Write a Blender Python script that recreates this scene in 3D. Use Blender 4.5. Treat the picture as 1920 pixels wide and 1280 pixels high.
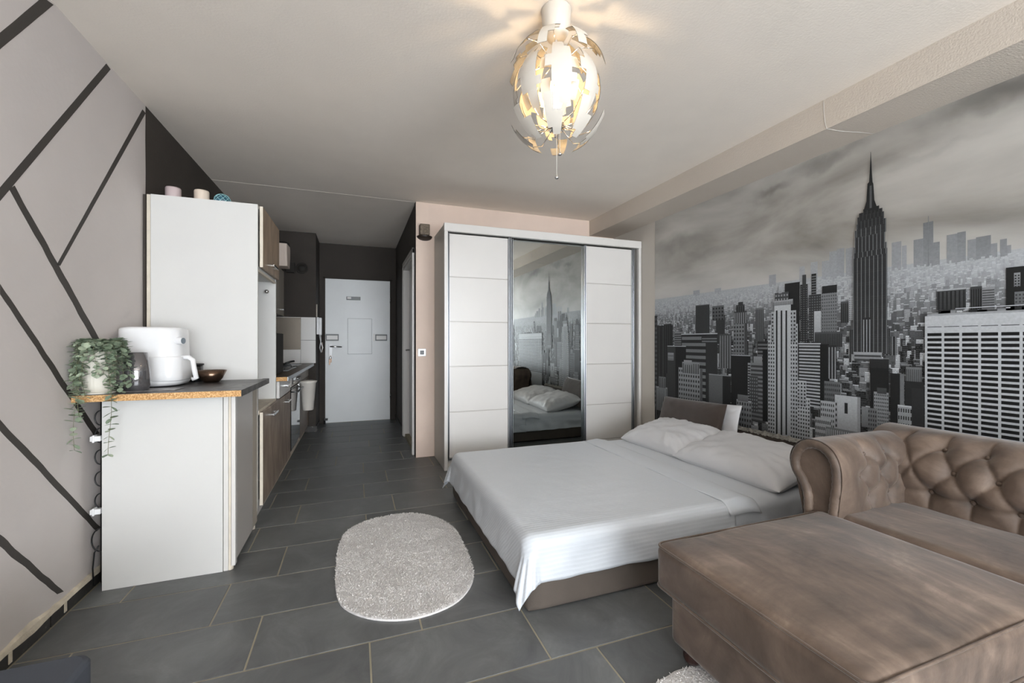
import bpy, bmesh, math, random
import numpy as np
from mathutils import Vector, Matrix, noise
rnd = random.Random(7)
PI = math.pi
scene = bpy.context.scene
for o in list(bpy.data.objects): bpy.data.objects.remove(o)

# ------------------------------------------------------------------ camera, light, exposure
CF, CYAW, CH, CY0 = 798.0, math.radians(20.16), 1.13, 640.0
cd = bpy.data.cameras.new('camera'); cam = bpy.data.objects.new('camera', cd)
scene.collection.objects.link(cam); scene.camera = cam
cam.location = (0, 0, CH); cam.rotation_euler = (PI/2, 0, -CYAW)
cd.sensor_width = 36; cd.lens = CF/1920*36; cd.clip_start = 0.05
scene.view_settings.view_transform = 'Standard'; scene.view_settings.look = 'None'
scene.view_settings.gamma = 1; scene.view_settings.use_curve_mapping = False
scene.view_settings.exposure = 0.22

world = bpy.data.worlds.new('world'); scene.world = world; world.use_nodes = True
world.node_tree.nodes['Background'].inputs[0].default_value = (0.75, 0.87, 1.0, 1)
world.node_tree.nodes['Background'].inputs[1].default_value = 1.0

def area_light(name, loc, rot, sx, sy, power, col):
    l = bpy.data.lights.new(name, 'AREA'); l.shape = 'RECTANGLE'; l.size = sx; l.size_y = sy
    l.energy = power; l.color = col
    o = bpy.data.objects.new(name, l); scene.collection.objects.link(o)
    o.location = loc; o.rotation_euler = rot
    return o
area_light('window_daylight', (0.85, -3.12, 1.25), (math.radians(111), 0, 0), 3.2, 2.1, 345, (0.90, 0.95, 1.0))
BULB_STRENGTH = 145.0

# ------------------------------------------------------------------ helpers
def S(r, g, b, a=1.0):
    f = lambda c: (c/255/12.92) if c/255 <= 0.04045 else ((c/255+0.055)/1.055)**2.4
    return (f(r), f(g), f(b), a)

class NT:
    def __init__(s, name):
        s.m = bpy.data.materials.new(name); s.m.use_nodes = True; s.t = s.m.node_tree
        s.b = s.t.nodes['Principled BSDF']
    def n(s, typ, **kw):
        nd = s.t.nodes.new(typ)
        for k, v in kw.items():
            if k.startswith('i_'):
                key = k[2:]; key = int(key) if key.isdigit() else key.replace('_', ' ')
                nd.inputs[key].default_value = v
            else: setattr(nd, k, v)
        return nd
    def l(s, a, ao, b, bi): s.t.links.new(a.outputs[ao], b.inputs[bi])
    def ramp(s, src, so, stops):
        r = s.n('ShaderNodeValToRGB'); e = r.color_ramp.elements
        e[0].position, e[0].color = stops[0]; e[1].position, e[1].color = stops[-1]
        for p, c in stops[1:-1]:
            x = e.new(p); x.color = c
        s.l(src, so, r, 0); return r
    def coord(s, scale=(1, 1, 1), kind='Object', rot=(0, 0, 0)):
        tc = s.n('ShaderNodeTexCoord'); mp = s.n('ShaderNodeMapping')
        mp.inputs['Scale'].default_value = scale; mp.inputs['Rotation'].default_value = rot
        s.l(tc, kind, mp, 0); return mp
    def bump(s, src, so, strength=0.2, dist=0.01):
        b = s.n('ShaderNodeBump'); b.inputs['Strength'].default_value = strength
        b.inputs['Distance'].default_value = dist
        s.l(src, so, b, 'Height'); s.l(b, 0, s.b, 'Normal'); return b

def mat(name, col, rough=0.5, metal=0.0, bump=0.0, bscale=200, bdist=0.002, var=0.0, vscale=4, spec=0.5, coat=0, emit=None, es=0, trans=0, sheen=0):
    m = NT(name); b = m.b
    b.inputs['Base Color'].default_value = col; b.inputs['Roughness'].default_value = rough
    b.inputs['Metallic'].default_value = metal; b.inputs['Specular IOR Level'].default_value = spec
    b.inputs['Coat Weight'].default_value = coat; b.inputs['Transmission Weight'].default_value = trans
    b.inputs['Sheen Weight'].default_value = sheen
    if emit: b.inputs['Emission Color'].default_value = emit; b.inputs['Emission Strength'].default_value = es
    mp = m.coord()
    nz = m.n('ShaderNodeTexNoise', i_Scale=vscale, i_Detail=5.0); m.l(mp, 0, nz, 0)
    v = max(var, 0.015)
    c0 = tuple(max(0, c*(1-v)) for c in col[:3])+(1,); c1 = tuple(min(1, c*(1+v)) for c in col[:3])+(1,)
    r = m.ramp(nz, 0, [(0.3, c0), (0.7, c1)]); m.l(r, 0, b, 'Base Color')
    if bump:
        n2 = m.n('ShaderNodeTexNoise', i_Scale=float(bscale), i_Detail=3.0); m.l(mp, 0, n2, 0)
        m.bump(n2, 0, bump, bdist)
    return m.m

def wood(name, c0, c1, axis='z', scale=1.0, rough=0.5):
    m = NT(name)
    sc = {'z': (22, 22, 1.2), 'y': (22, 1.2, 22), 'x': (1.2, 22, 22), 'd': (10, 6, 3)}[axis]
    mp = m.coord(tuple(k*scale for k in sc), rot=(0.5, 0, 0) if axis == 'd' else (0, 0, 0))
    n1 = m.n('ShaderNodeTexNoise', i_Scale=1.5, i_Detail=7.0, i_Distortion=0.6); m.l(mp, 0, n1, 0)
    r = m.ramp(n1, 0, [(0.3, c0), (0.52, tuple((a+b)/2 for a, b in zip(c0, c1))), (0.72, c1)])
    m.l(r, 0, m.b, 'Base Color'); m.b.inputs['Roughness'].default_value = rough
    m.bump(n1, 0, 0.08, 0.002)
    return m.m

WL = {}
def link(o, parent, world_loc):
    scene.collection.objects.link(o)
    if parent is not None:
        o.parent = parent; pw = WL[parent.name]
        o.location = tuple(world_loc[i]-pw[i] for i in range(3))
    else: o.location = world_loc
    WL[o.name] = tuple(world_loc)

def mesh(name, V, F, m, parent=None, smooth=False, uvcol=None):
    V = np.asarray(V, dtype=float).reshape(-1, 3)
    c = (V.min(0)+V.max(0))/2
    if parent is None: c[2] = V[:, 2].min()
    me = bpy.data.meshes.new(name); me.from_pydata((V-c).tolist(), [], [tuple(f) for f in F])
    me.update()
    if smooth: me.polygons.foreach_set('use_smooth', [True]*len(me.polygons))
    if m is not None:
        for x in (m if isinstance(m, (list, tuple)) else [m]): me.materials.append(x)
    o = bpy.data.objects.new(name, me); link(o, parent, tuple(c)); return o

def tag(o, label=None, cat=None, group=None, kind=None):
    for k, v in (('label', label), ('category', cat), ('group', group), ('kind', kind)):
        if v: o[k] = v
    return o
def thing(name, label, cat, loc=(0, 0, 0), group=None):
    o = bpy.data.objects.new(name, None); o.empty_display_size = 0.05; link(o, None, loc)
    return tag(o, label, cat, group)
def struct(o): o['kind'] = 'structure'; return o

def bm_out(bm):
    bm.verts.ensure_lookup_table()
    V = [v.co[:] for v in bm.verts]; F = [[v.index for v in f.verts] for f in bm.faces]
    bm.free(); return V, F
def box_vf(x0, x1, y0, y1, z0, z1, bev=0.0, seg=2):
    bm = bmesh.new()
    vs = [bm.verts.new((x, y, z)) for x in (x0, x1) for y in (y0, y1) for z in (z0, z1)]
    for f in ((0, 1, 3, 2), (4, 6, 7, 5), (0, 4, 5, 1), (2, 3, 7, 6), (0, 2, 6, 4), (1, 5, 7, 3)):
        bm.faces.new([vs[i] for i in f])
    if bev > 0:
        bev = min(bev, 0.45*min(x1-x0, y1-y0, z1-z0))
        bmesh.ops.bevel(bm, geom=bm.edges[:], offset=bev, segments=seg, profile=0.5, affect='EDGES')
    bm.normal_update(); bm.verts.index_update()
    return bm_out(bm)
def box(name, x0, x1, y0, y1, z0, z1, m, parent=None, bev=0.0, seg=2, smooth=False):
    V, F = box_vf(x0, x1, y0, y1, z0, z1, bev, seg)
    return mesh(name, V, F, m, parent, smooth)
def join(parts):
    V = []; F = []
    for v, f in parts:
        n = len(V); V += [tuple(p) for p in v]; F += [[i+n for i in q] for q in f]
    return V, F
def lathe_vf(prof, cx, cy, n=32, cap=True):
    V = []; F = []
    for r, z in prof:
        for i in range(n):
            a = 2*PI*i/n; V.append((cx+r*math.cos(a), cy+r*math.sin(a), z))
    for j in range(len(prof)-1):
        for i in range(n):
            k = (i+1) % n; F.append([j*n+i, j*n+k, (j+1)*n+k, (j+1)*n+i])
    if cap:
        if prof[0][0] > 1e-6: F.append(list(range(n))[::-1])
        if prof[-1][0] > 1e-6: F.append([(len(prof)-1)*n+i for i in range(n)])
    return V, F
def lathe(name, prof, cx, cy, m, parent=None, n=32, cap=True):
    return mesh(name, *lathe_vf(prof, cx, cy, n, cap), m, parent, True)
def tube_vf(P, r, n=8, closed=False, rs=None):
    P = [Vector(p) for p in P]; N = len(P); V = []; F = []; up = None
    for i in range(N):
        if closed: t = P[(i+1) % N]-P[i-1]
        else: t = P[min(i+1, N-1)]-P[max(i-1, 0)]
        t.normalize()
        if up is None:
            up = Vector((0, 0, 1)) if abs(t.z) < 0.9 else Vector((1, 0, 0))
        a = t.cross(up).normalized(); b = a.cross(t).normalized(); up = b
        rr = rs[i] if rs else r
        for k in range(n):
            q = 2*PI*k/n; V.append(tuple(P[i]+a*math.cos(q)*rr+b*math.sin(q)*rr))
    M = N if closed else N-1
    for i in range(M):
        for k in range(n):
            j = (i+1) % N; l = (k+1) % n
            F.append([i*n+k, i*n+l, j*n+l, j*n+k])
    if not closed: F.append(list(range(n))[::-1]); F.append([(N-1)*n+k for k in range(n)])
    return V, F
def tube(name, P, r, m, parent=None, n=8, closed=False, rs=None):
    return mesh(name, *tube_vf(P, r, n, closed, rs), m, parent, True)
def sphere_vf(c, r, nu=16, nv=10, sz=1.0):
    prof = [(max(1e-5, r*math.sin(PI*j/nv)), c[2]-r*sz*math.cos(PI*j/nv)) for j in range(nv+1)]
    return lathe_vf(prof, c[0], c[1], nu, False)
def grid_faces(nu, nv, off=0):
    return [[off+i*nv+j, off+(i+1)*nv+j, off+(i+1)*nv+j+1, off+i*nv+j+1] for i in range(nu-1) for j in range(nv-1)]
def puff_vf(x0, x1, y0, y1, z0, z1, r=0.04, dome=0.0, n=24, wob=0.0, seed=0):
    """rounded box on a subdivided cube, with a domed top"""
    c = np.array([(x0+x1)/2, (y0+y1)/2, (z0+z1)/2]); h = np.array([(x1-x0)/2, (y1-y0)/2, (z1-z0)/2])
    idx = {}; V = []; F = []
    def vid(i, j, k):
        key = (i, j, k)
        if key not in idx: idx[key] = len(V); V.append((i, j, k))
        return idx[key]
    for ax in range(3):
        for s in (0, n):
            for a in range(n):
                for b in range(n):
                    q = []
                    for da, db in ((0, 0), (1, 0), (1, 1), (0, 1)):
                        p = [0, 0, 0]; p[ax] = s; p[(ax+1) % 3] = a+da; p[(ax+2) % 3] = b+db
                        q.append(vid(*p))
                    F.append(q if s == n else q[::-1])
    P = np.array(V, float)/n*2-1
    P = np.sign(P)*np.abs(P)**0.62          # more rows near the rims
    W = P*h; inner = np.maximum(h-r, 0); cl = np.clip(W, -inner, inner); d = W-cl
    L = np.linalg.norm(d, axis=1, keepdims=True); L[L == 0] = 1
    k = np.abs(W) >= h-1e-9
    W = np.where(L > 0, cl+d/L*np.minimum(r, np.max(np.abs(d), axis=1, keepdims=True)), W)
    u, v = P[:, 0], P[:, 1]
    W[:, 2] += np.where(P[:, 2] > 0, dome*(1-u**2)*(1-v**2), 0)
    if wob:
        for i in range(len(W)):
            q = noise.noise_vector(Vector(((W[i]+c)*4+seed).tolist())); W[i] += np.array(q)*wob
    return (W+c).tolist(), F
def puff(name, *a, m=None, parent=None, **k):
    return mesh(name, *puff_vf(*a, **k), m, parent, True)
def poly_panel(name, pts, thick_axis, t0, t1, m, parent=None):
    """extruded polygon; pts in the two other axes"""
    ax = {'x': 0, 'y': 1, 'z': 2}[thick_axis]; V = []; n = len(pts)
    for t in (t0, t1):
        for p in pts:
            q = list(p); q.insert(ax, t); V.append(q)
    F = [list(range(n)), list(range(n, 2*n))[::-1]]+[[i, i+n, (i+1) % n+n, (i+1) % n][::-1] for i in range(n)]
    bm = bmesh.new(); vs = [bm.verts.new(v) for v in V]
    for f in F: bm.faces.new([vs[i] for i in f])
    bmesh.ops.recalc_face_normals(bm, faces=bm.faces[:]); bm.verts.index_update()
    return mesh(name, *bm_out(bm), m, parent)

# a point of the photograph laid onto the plane x = c (the two long walls carry measured artwork)
_F = (math.sin(CYAW), math.cos(CYAW)); _R = (math.cos(CYAW), -math.sin(CYAW))
def onx(px, py, c):
    a = (px-960)/CF; dx = _F[0]+_R[0]*a; dy = _F[1]+_R[1]*a; t = c/dx
    return (dy*t, CH+(CY0-py)/CF*t)

# ------------------------------------------------------------------ materials
M = {}
M['ceil'] = mat('ceiling_paint', S(234, 225, 214), 0.9, bump=0.35, bscale=90, bdist=0.003, var=0.02)
M['wallL'] = mat('grey_white_paint', S(198, 191, 187), 0.85, bump=0.3, bscale=45, bdist=0.003, var=0.03, vscale=3)
M['wallR'] = mat('warm_white_paint', S(190, 184, 175), 0.85, bump=0.3, bscale=60, bdist=0.002, var=0.02)
M['beam'] = mat('beam_plaster', S(196, 186, 174), 0.9, bump=0.6, bscale=130, bdist=0.004, var=0.02)
M['peach'] = mat('peach_paint', S(216, 196, 182), 0.85, bump=0.25, bscale=60, bdist=0.002, var=0.03)
M['dark'] = mat('dark_brown_paint', S(58, 52, 47), 0.8, bump=0.3, bscale=50, bdist=0.003, var=0.08)
M['stripe'] = mat('stripe_paint', S(60, 56, 52), 0.7, bump=0.2, bscale=60, var=0.08)
M['grout'] = mat('grout', S(150, 143, 124), 0.95, bump=0.3, bscale=150, var=0.12, vscale=6)
M['white'] = mat('white_lacquer', S(212, 209, 205), 0.32, var=0.01)
M['whitem'] = mat('white_laminate', S(206, 205, 202), 0.5, var=0.015)
M['grey_gloss'] = mat('grey_gloss', S(186, 181, 176), 0.25, var=0.015)
M['door'] = mat('door_white_paint', S(222, 224, 224), 0.35, bump=0.06, bscale=30, var=0.03, vscale=3)
M['wardside'] = mat('wardrobe_side', S(186, 184, 178), 0.4)
M['alu'] = mat('aluminium', S(168, 172, 176), 0.3, 1.0)
M['chrome'] = mat('chrome', S(215, 215, 215), 0.12, 1.0)
M['steel'] = mat('brushed_steel', S(112, 104, 94), 0.4, 0.8, bump=0.1, bscale=300, var=0.05)
M['lockgrey'] = mat('grey_metal_paint', S(112, 114, 114), 0.4)
M['mirror'] = mat('mirror_glass', S(196, 200, 198), 0.015, 1.0)
M['black'] = mat('black_plastic', S(26, 26, 27), 0.35, var=0.05)
M['blackm'] = mat('black_matt', S(44, 41, 38), 0.8, var=0.1)
M['blackgloss'] = mat('black_glass', S(16, 17, 18), 0.06, coat=1)
M['plastic'] = mat('white_plastic', S(232, 232, 233), 0.22, coat=0.3)
M['bin'] = mat('off_white_bin', S(214, 208, 200), 0.45)
M['oak'] = wood('oak_laminate', S(116, 100, 88), S(162, 146, 130), 'd', 1.0, 0.45)
M['oak_up'] = wood('oak_laminate_upper', S(136, 118, 100), S(180, 160, 138), 'd', 1.0, 0.45)
M['edge'] = mat('pale_wood_edge', S(212, 202, 186), 0.6, var=0.08, vscale=20)
M['greige'] = mat('greige_laminate', S(168, 160, 148), 0.5)
M['bedbase'] = mat('bed_brown_fabric', S(84, 76, 69), 0.9, bump=0.3, bscale=300, var=0.08, vscale=8)
M['brown_cushion'] = mat('dark_brown_velour', S(58, 48, 42), 0.85, bump=0.2, bscale=200, var=0.12, vscale=12, sheen=0.3)
M['candle1'] = mat('lilac_wax', S(196, 178, 178), 0.6); M['candle2'] = mat('cream_wax', S(222, 206, 190), 0.6)
M['navy'] = mat('navy_fabric', S(62, 66, 74), 0.85, bump=0.3, bscale=400, bdist=0.001, var=0.05)
M['pot'] = mat('ribbed_ceramic', S(222, 216, 204), 0.5, var=0.04)
M['stem'] = mat('plant_stem', S(116, 118, 88), 0.8)
M['soil'] = mat('soil', S(52, 44, 36), 0.95)
M['shade_w'] = mat('lamp_shell_white', S(196, 190, 180), 0.4)
M['blue_shell'] = mat('teal_mosaic', S(40, 84, 100), 0.35, var=0.4, vscale=80)
M['teal_line'] = mat('pale_teal_paint', S(150, 196, 200), 0.5)
M['bronze'] = mat('dark_bronze', S(104, 84, 70), 0.25, 0.9)
M['ornament'] = mat('mottled_brown_stone', S(104, 92, 78), 0.6, bump=0.9, bscale=60, bdist=0.01, var=0.4, vscale=50)
M['darkdish'] = mat('dark_metal_dish', S(44, 34, 28), 0.5)
M['legwood'] = mat('dark_leg_wood', S(46, 26, 22), 0.3)
M['stain'] = mat('old_plaster', S(196, 186, 168), 0.9, bump=0.6, bscale=40, bdist=0.01, var=0.2, vscale=14)
M['bag'] = mat('white_paper', S(222, 206, 194), 0.8, bump=0.5, bscale=14, bdist=0.01)

def osb():
    m = NT('chipboard'); mp = m.coord((1, 1, 1))
    v = m.n('ShaderNodeTexVoronoi', i_Scale=130.0, i_Randomness=1.0); m.l(mp, 0, v, 0)
    n = m.n('ShaderNodeTexNoise', i_Scale=160.0, i_Detail=5.0); m.l(mp, 0, n, 0)
    r = m.ramp(n, 0, [(0.3, S(150, 108, 66)), (0.5, S(196, 152, 100)), (0.7, S(226, 190, 142))])
    m.l(r, 0, m.b, 'Base Color'); m.b.inputs['Roughness'].default_value = 0.85
    m.bump(v, 0, 0.5, 0.003); return m.m
M['osb'] = osb()
def worktop():
    m = NT('slate_worktop'); mp = m.coord((1, 1, 1))
    n = m.n('ShaderNodeTexNoise', i_Scale=9.0, i_Detail=8.0, i_Distortion=1.4); m.l(mp, 0, n, 0)
    r = m.ramp(n, 0, [(0.35, S(52, 50, 50)), (0.55, S(72, 70, 69)), (0.62, S(104, 102, 99)), (0.7, S(70, 68, 67))])
    m.l(r, 0, m.b, 'Base Color'); m.b.inputs['Roughness'].default_value = 0.38
    m.bump(n, 0, 0.15, 0.002); return m.m
M['worktop'] = worktop()
def tile_mat():
    m = NT('slate_tile'); mp = m.coord((1, 1, 1))
    oi = m.n('ShaderNodeObjectInfo')
    add = m.n('ShaderNodeVectorMath', operation='ADD'); m.l(mp, 0, add, 0)
    mu = m.n('ShaderNodeMath', operation='MULTIPLY'); mu.inputs[1].default_value = 40; m.l(oi, 'Random', mu, 0); m.l(mu, 0, add, 1)
    n = m.n('ShaderNodeTexNoise', i_Scale=4.0, i_Detail=12.0, i_Roughness=0.7, i_Distortion=0.9); m.l(add, 0, n, 0)
    r = m.ramp(n, 0, [(0.28, S(78, 79, 80)), (0.5, S(95, 97, 97)), (0.64, S(108, 110, 110)), (0.75, S(122, 124, 123))])
    hs = m.n('ShaderNodeHueSaturation'); m.l(r, 0, hs, 'Color')
    mr = m.n('ShaderNodeMapRange'); mr.inputs['To Min'].default_value = 0.86; mr.inputs['To Max'].default_value = 1.12
    m.l(oi, 'Random', mr, 0); m.l(mr, 0, hs, 'Value'); m.l(hs, 0, m.b, 'Base Color')
    r2 = m.ramp(n, 0, [(0.3, (0.36, 0.36, 0.36, 1)), (0.7, (0.5, 0.5, 0.5, 1))]); m.l(r2, 0, m.b, 'Roughness')
    n2 = m.n('ShaderNodeTexNoise', i_Scale=14.0, i_Detail=6.0); m.l(add, 0, n2, 0)
    m.bump(n2, 0, 0.12, 0.006); return m.m
M['tile'] = tile_mat()
def suede():
    m = NT('brown_suede'); mp = m.coord((1, 1, 1))
    n = m.n('ShaderNodeTexNoise', i_Scale=5.0, i_Detail=8.0, i_Roughness=0.65, i_Distortion=0.7); m.l(mp, 0, n, 0)
    mp2 = m.coord((15, 2.2, 5), rot=(0, 0, 0.2)); n2 = m.n('ShaderNodeTexNoise', i_Scale=1.0, i_Detail=6.0, i_Distortion=0.9); m.l(mp2, 0, n2, 0)
    mx = m.n('ShaderNodeMath', operation='MULTIPLY_ADD'); m.l(n2, 0, mx, 0); mx.inputs[1].default_value = 0.38
    sc = m.n('ShaderNodeMath', operation='MULTIPLY'); m.l(n, 0, sc, 0); sc.inputs[1].default_value = 0.62
    m.l(sc, 0, mx, 2)
    r = m.ramp(mx, 0, [(0.36, S(66, 54, 45)), (0.5, S(92, 77, 66)), (0.57, S(106, 90, 78)), (0.66, S(134, 117, 103))])
    m.l(r, 0, m.b, 'Base Color'); m.b.inputs['Roughness'].default_value = 0.62
    m.b.inputs['Sheen Weight'].default_value = 0.25; m.b.inputs['Sheen Roughness'].default_value = 0.4
    n3 = m.n('ShaderNodeTexNoise', i_Scale=40.0, i_Detail=4.0); m.l(mp, 0, n3, 0)
    m.bump(n3, 0, 0.22, 0.005); return m.m
M['suede'] = suede()
def linen(name, stripes, col=S(197, 202, 208)):
    m = NT(name); m.b.inputs['Base Color'].default_value = col
    mp = m.coord((1, 1, 1)); m.b.inputs['Roughness'].default_value = 0.5
    m.b.inputs['Sheen Weight'].default_value = 0.2
    nz = m.n('ShaderNodeTexNoise', i_Scale=6.0, i_Detail=4.0, i_Distortion=0.6); m.l(mp, 0, nz, 0)
    if stripes:
        sx = m.n('ShaderNodeSeparateXYZ'); m.l(mp, 0, sx, 0)
        ad = m.n('ShaderNodeMath', operation='ADD'); m.l(sx, 'Y', ad, 0); m.l(sx, 'Z', ad, 1)
        mu = m.n('ShaderNodeMath', operation='MULTIPLY'); m.l(ad, 0, mu, 0); mu.inputs[1].default_value = 2*PI/0.02
        si = m.n('ShaderNodeMath', operation='SINE'); m.l(mu, 0, si, 0)
        r = m.ramp(si, 0, [(0.35, (0.40,)*3+(1,)), (0.65, (0.58,)*3+(1,))]); m.l(r, 0, m.b, 'Roughness')
        rc = m.ramp(si, 0, [(0.35, col), (0.65, tuple(c*0.965 for c in col[:3])+(1,))]); m.l(rc, 0, m.b, 'Base Color')
        b1 = m.n('ShaderNodeBump'); b1.inputs['Strength'].default_value = 0.25; b1.inputs['Distance'].default_value = 0.0008
        m.l(si, 0, b1, 'Height')
        b = m.bump(nz, 0, 0.15, 0.02); m.l(b1, 0, b, 'Normal')
    else: m.bump(nz, 0, 0.2, 0.015)
    return m.m
M['satin'] = linen('white_striped_satin', True); M['cotton'] = linen('white_cotton', False)
M['pillow'] = linen('white_pillow_cotton', False, S(208, 209, 212))
def leaf_mat():
    m = NT('eucalyptus_leaf'); oi = m.n('ShaderNodeObjectInfo')
    r = m.ramp(oi, 'Random', [(0, S(120, 136, 114)), (0.5, S(152, 166, 142)), (1, S(180, 190, 168))])
    m.l(r, 0, m.b, 'Base Color'); m.b.inputs['Roughness'].default_value = 0.6; return m.m
M['leaf'] = leaf_mat()
def glass_mat():
    m = NT('smoked_glass'); m.b.inputs['Base Color'].default_value = S(150, 148, 150)
    m.b.inputs['Transmission Weight'].default_value = 0.6; m.b.inputs['Roughness'].default_value = 0.06
    m.b.inputs['Metallic'].default_value = 0.5
    return m.m
M['smoke'] = glass_mat()
M['pane'] = mat('window_glass', (1, 1, 1, 1), 0.0, trans=1.0)
M['bulb'] = mat('bulb_glow', (1, 0.9, 0.7, 1), 0.4, emit=(1.0, 0.74, 0.45, 1), es=BULB_STRENGTH)
def skirt_mat():
    m = NT('smeared_black_tile'); mp = m.coord((1, 1, 1))
    n = m.n('ShaderNodeTexNoise', i_Scale=16.0, i_Detail=8.0, i_Distortion=2.0); m.l(mp, 0, n, 0)
    r = m.ramp(n, 0, [(0.5, S(42, 40, 38)), (0.66, S(60, 57, 54)), (0.72, S(170, 166, 160))])
    m.l(r, 0, m.b, 'Base Color'); m.b.inputs['Roughness'].default_value = 0.3; return m.m
M['skirt'] = skirt_mat()
XR = 2.79; SKC = ((-1.6+3.475)/2, 1.16)   # centre of the printed sky sheet
def sky_mat():
    m = NT('mural_sky_print'); mp = m.coord((1, 0.55, 1.3), rot=(0.25, 0, 0))
    n = m.n('ShaderNodeTexNoise', i_Scale=1.9, i_Detail=7.0, i_Roughness=0.5, i_Distortion=0.5); m.l(mp, 0, n, 0)
    r = m.ramp(n, 0, [(0.28, S(118, 114, 108)), (0.46, S(158, 155, 149)), (0.58, S(176, 173, 167)), (0.75, S(192, 190, 184))])
    tc = m.n('ShaderNodeTexCoord'); sx = m.n('ShaderNodeSeparateXYZ'); m.l(tc, 'Object', sx, 0)
    r2 = m.ramp(sx, 'Z', [(0.0, (1, 1, 1, 1)), (0.30, (1, 1, 1, 1)), (0.55, (0, 0, 0, 1)), (1, (0, 0, 0, 1))])
    mr = m.n('ShaderNodeMapRange'); m.l(sx, 'Z', mr, 0)
    mr.inputs['From Min'].default_value = -0.05; mr.inputs['From Max'].default_value = 0.62
    mr.inputs['To Min'].default_value = 0.85; mr.inputs['To Max'].default_value = 0.0
    mx = m.n('ShaderNodeMix', data_type='RGBA'); m.l(mr, 0, mx, 0); m.l(r, 0, mx, 6); mx.inputs[7].default_value = S(188, 190, 190)
    last = mx; lo = 2
    nd = m.n('ShaderNodeTexNoise', i_Scale=5.0, i_Detail=5.0); m.l(tc, 'Object', nd, 0)
    dv = m.n('ShaderNodeVectorMath', operation='SCALE'); dv.inputs['Scale'].default_value = 0.22; m.l(nd, 'Color', dv, 0)
    av = m.n('ShaderNodeVectorMath', operation='ADD'); m.l(tc, 'Object', av, 0); m.l(dv, 0, av, 1)
    for (px, py), (ry, rz), g in (((1552, 300), (.22, .06), .62), ((1448, 362), (.14, .035), .66), ((1850, 185), (.34, .06), .66), ((1270, 455), (.45, .10), .74), ((1330, 470), (.3, .05), .8), ((1720, 290), (.35, .03), .9)):
        y, z = onx(px, py, XR)
        sb = m.n('ShaderNodeVectorMath', operation='SUBTRACT'); m.l(av, 0, sb, 0); sb.inputs[1].default_value = (.11, y-SKC[0]+.11, z-SKC[1]+.11)
        ml = m.n('ShaderNodeVectorMath', operation='MULTIPLY'); m.l(sb, 0, ml, 0); ml.inputs[1].default_value = (0, 1/ry, 1/rz)
        le = m.n('ShaderNodeVectorMath', operation='LENGTH'); m.l(ml, 0, le, 0)
        q = m.n('ShaderNodeMapRange', interpolation_type='SMOOTHSTEP'); m.l(le, 'Value', q, 0); q.inputs['From Min'].default_value = .2; q.inputs['From Max'].default_value = 1.3
        q.inputs['To Min'].default_value = g; q.inputs['To Max'].default_value = 1.0
        sc2 = m.n('ShaderNodeVectorMath', operation='SCALE'); m.l(last, lo, sc2, 0); m.l(q, 0, sc2, 'Scale'); last, lo = sc2, 0
    m.l(last, lo, m.b, 'Base Color'); m.b.inputs['Roughness'].default_value = 0.55
    return m.m
M['sky'] = sky_mat()
def print_mat():
    m = NT('mural_city_print'); a = m.n('ShaderNodeVertexColor'); a.layer_name = 'ink'
    mp = m.coord((1, 1, 1)); n = m.n('ShaderNodeTexNoise', i_Scale=90.0, i_Detail=4.0); m.l(mp, 0, n, 0)
    mr = m.n('ShaderNodeMapRange'); mr.inputs['To Min'].default_value = 0.8; mr.inputs['To Max'].default_value = 1.2; m.l(n, 0, mr, 0)
    mx = m.n('ShaderNodeVectorMath', operation='SCALE'); m.l(a, 0, mx, 0); m.l(mr, 0, mx, 'Scale')
    m.l(mx, 0, m.b, 'Base Color'); m.b.inputs['Roughness'].default_value = 0.6; m.b.inputs['Specular IOR Level'].default_value = 0.3; return m.m
M['print'] = print_mat()

# ------------------------------------------------------------------ room shell
XL, XR, YB, YW, H = -1.14, 2.79, -3.2, 4.21, 2.49
XH0, XH1, YE, YD = -0.47, 0.55, 5.87, 6.42
BX, BZ = 2.474, 2.32
floor = struct(box('floor', XL-0.1, XR+0.1, YB-0.1, YD+0.1, -0.1, -0.002, M['grout']))
# tiles 0.605 x 0.3145 in running bond, joints measured
RH = 0.3145; TW = 0.605; G = 0.0065
offs = {-1: 0.837, 0: 0.049, 1: 0.245, 2: -0.546, 3: -0.355, 4: 0.062, 5: 0.250, 6: -0.547+0.605, 7: 0.243, 8: 0.064,
        9: 0.43, 10: 0.243, 11: 0.138, 12: -0.066, 13: -0.27, 14: 0.2, 15: -0.05}
tcache = {}
def tile(x0, x1, y0, y1):
    key = (round(x1-x0, 4), round(y1-y0, 4))
    w, d = x1-x0, y1-y0
    if key not in tcache:
        V, F = box_vf(-w/2, w/2, -d/2, d/2, -0.008, 0, 0.0012, 1)
        me = bpy.data.meshes.new('tile'); me.from_pydata(V, [], F); me.materials.append(M['tile']); tcache[key] = me
    o = bpy.data.objects.new('tile', tcache[key]); link(o, floor, ((x0+x1)/2, (y0+y1)/2, 0))
for k in range(-15, 17):
    y0 = 1.373+RH*k; y1 = min(y0+RH, YD); y0 = max(y0, YB)
    if y1-y0 < 0.03: continue
    o0 = offs.get(k, [0.06, 0.25][k % 2])
    xlo, xhi = (XL+0.012, XR) if y0 < YW-0.1 else (XL+0.012, XH1)
    x = o0-TW*10
    while x < xhi:
        a, b = max(x, xlo), min(x+TW, xhi)
        if b-a > 0.03: tile(a+G/2, b-G/2, y0+G/2, y1-G/2)
        x += TW
ceiling = struct(box('ceiling', XL-0.1, XR+0.1, YB-0.1, YD+0.1, H, H+0.1, M['ceil']))
struct(box('ceiling_joint', XL, XH1, 4.225, 4.233, H-0.0012, H+0.001, M['ceil'], ceiling))
wall_left = struct(box('wall_left', XL-0.1, XL, YB-0.1, YD+0.1, 0, H, M['wallL']))
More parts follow.
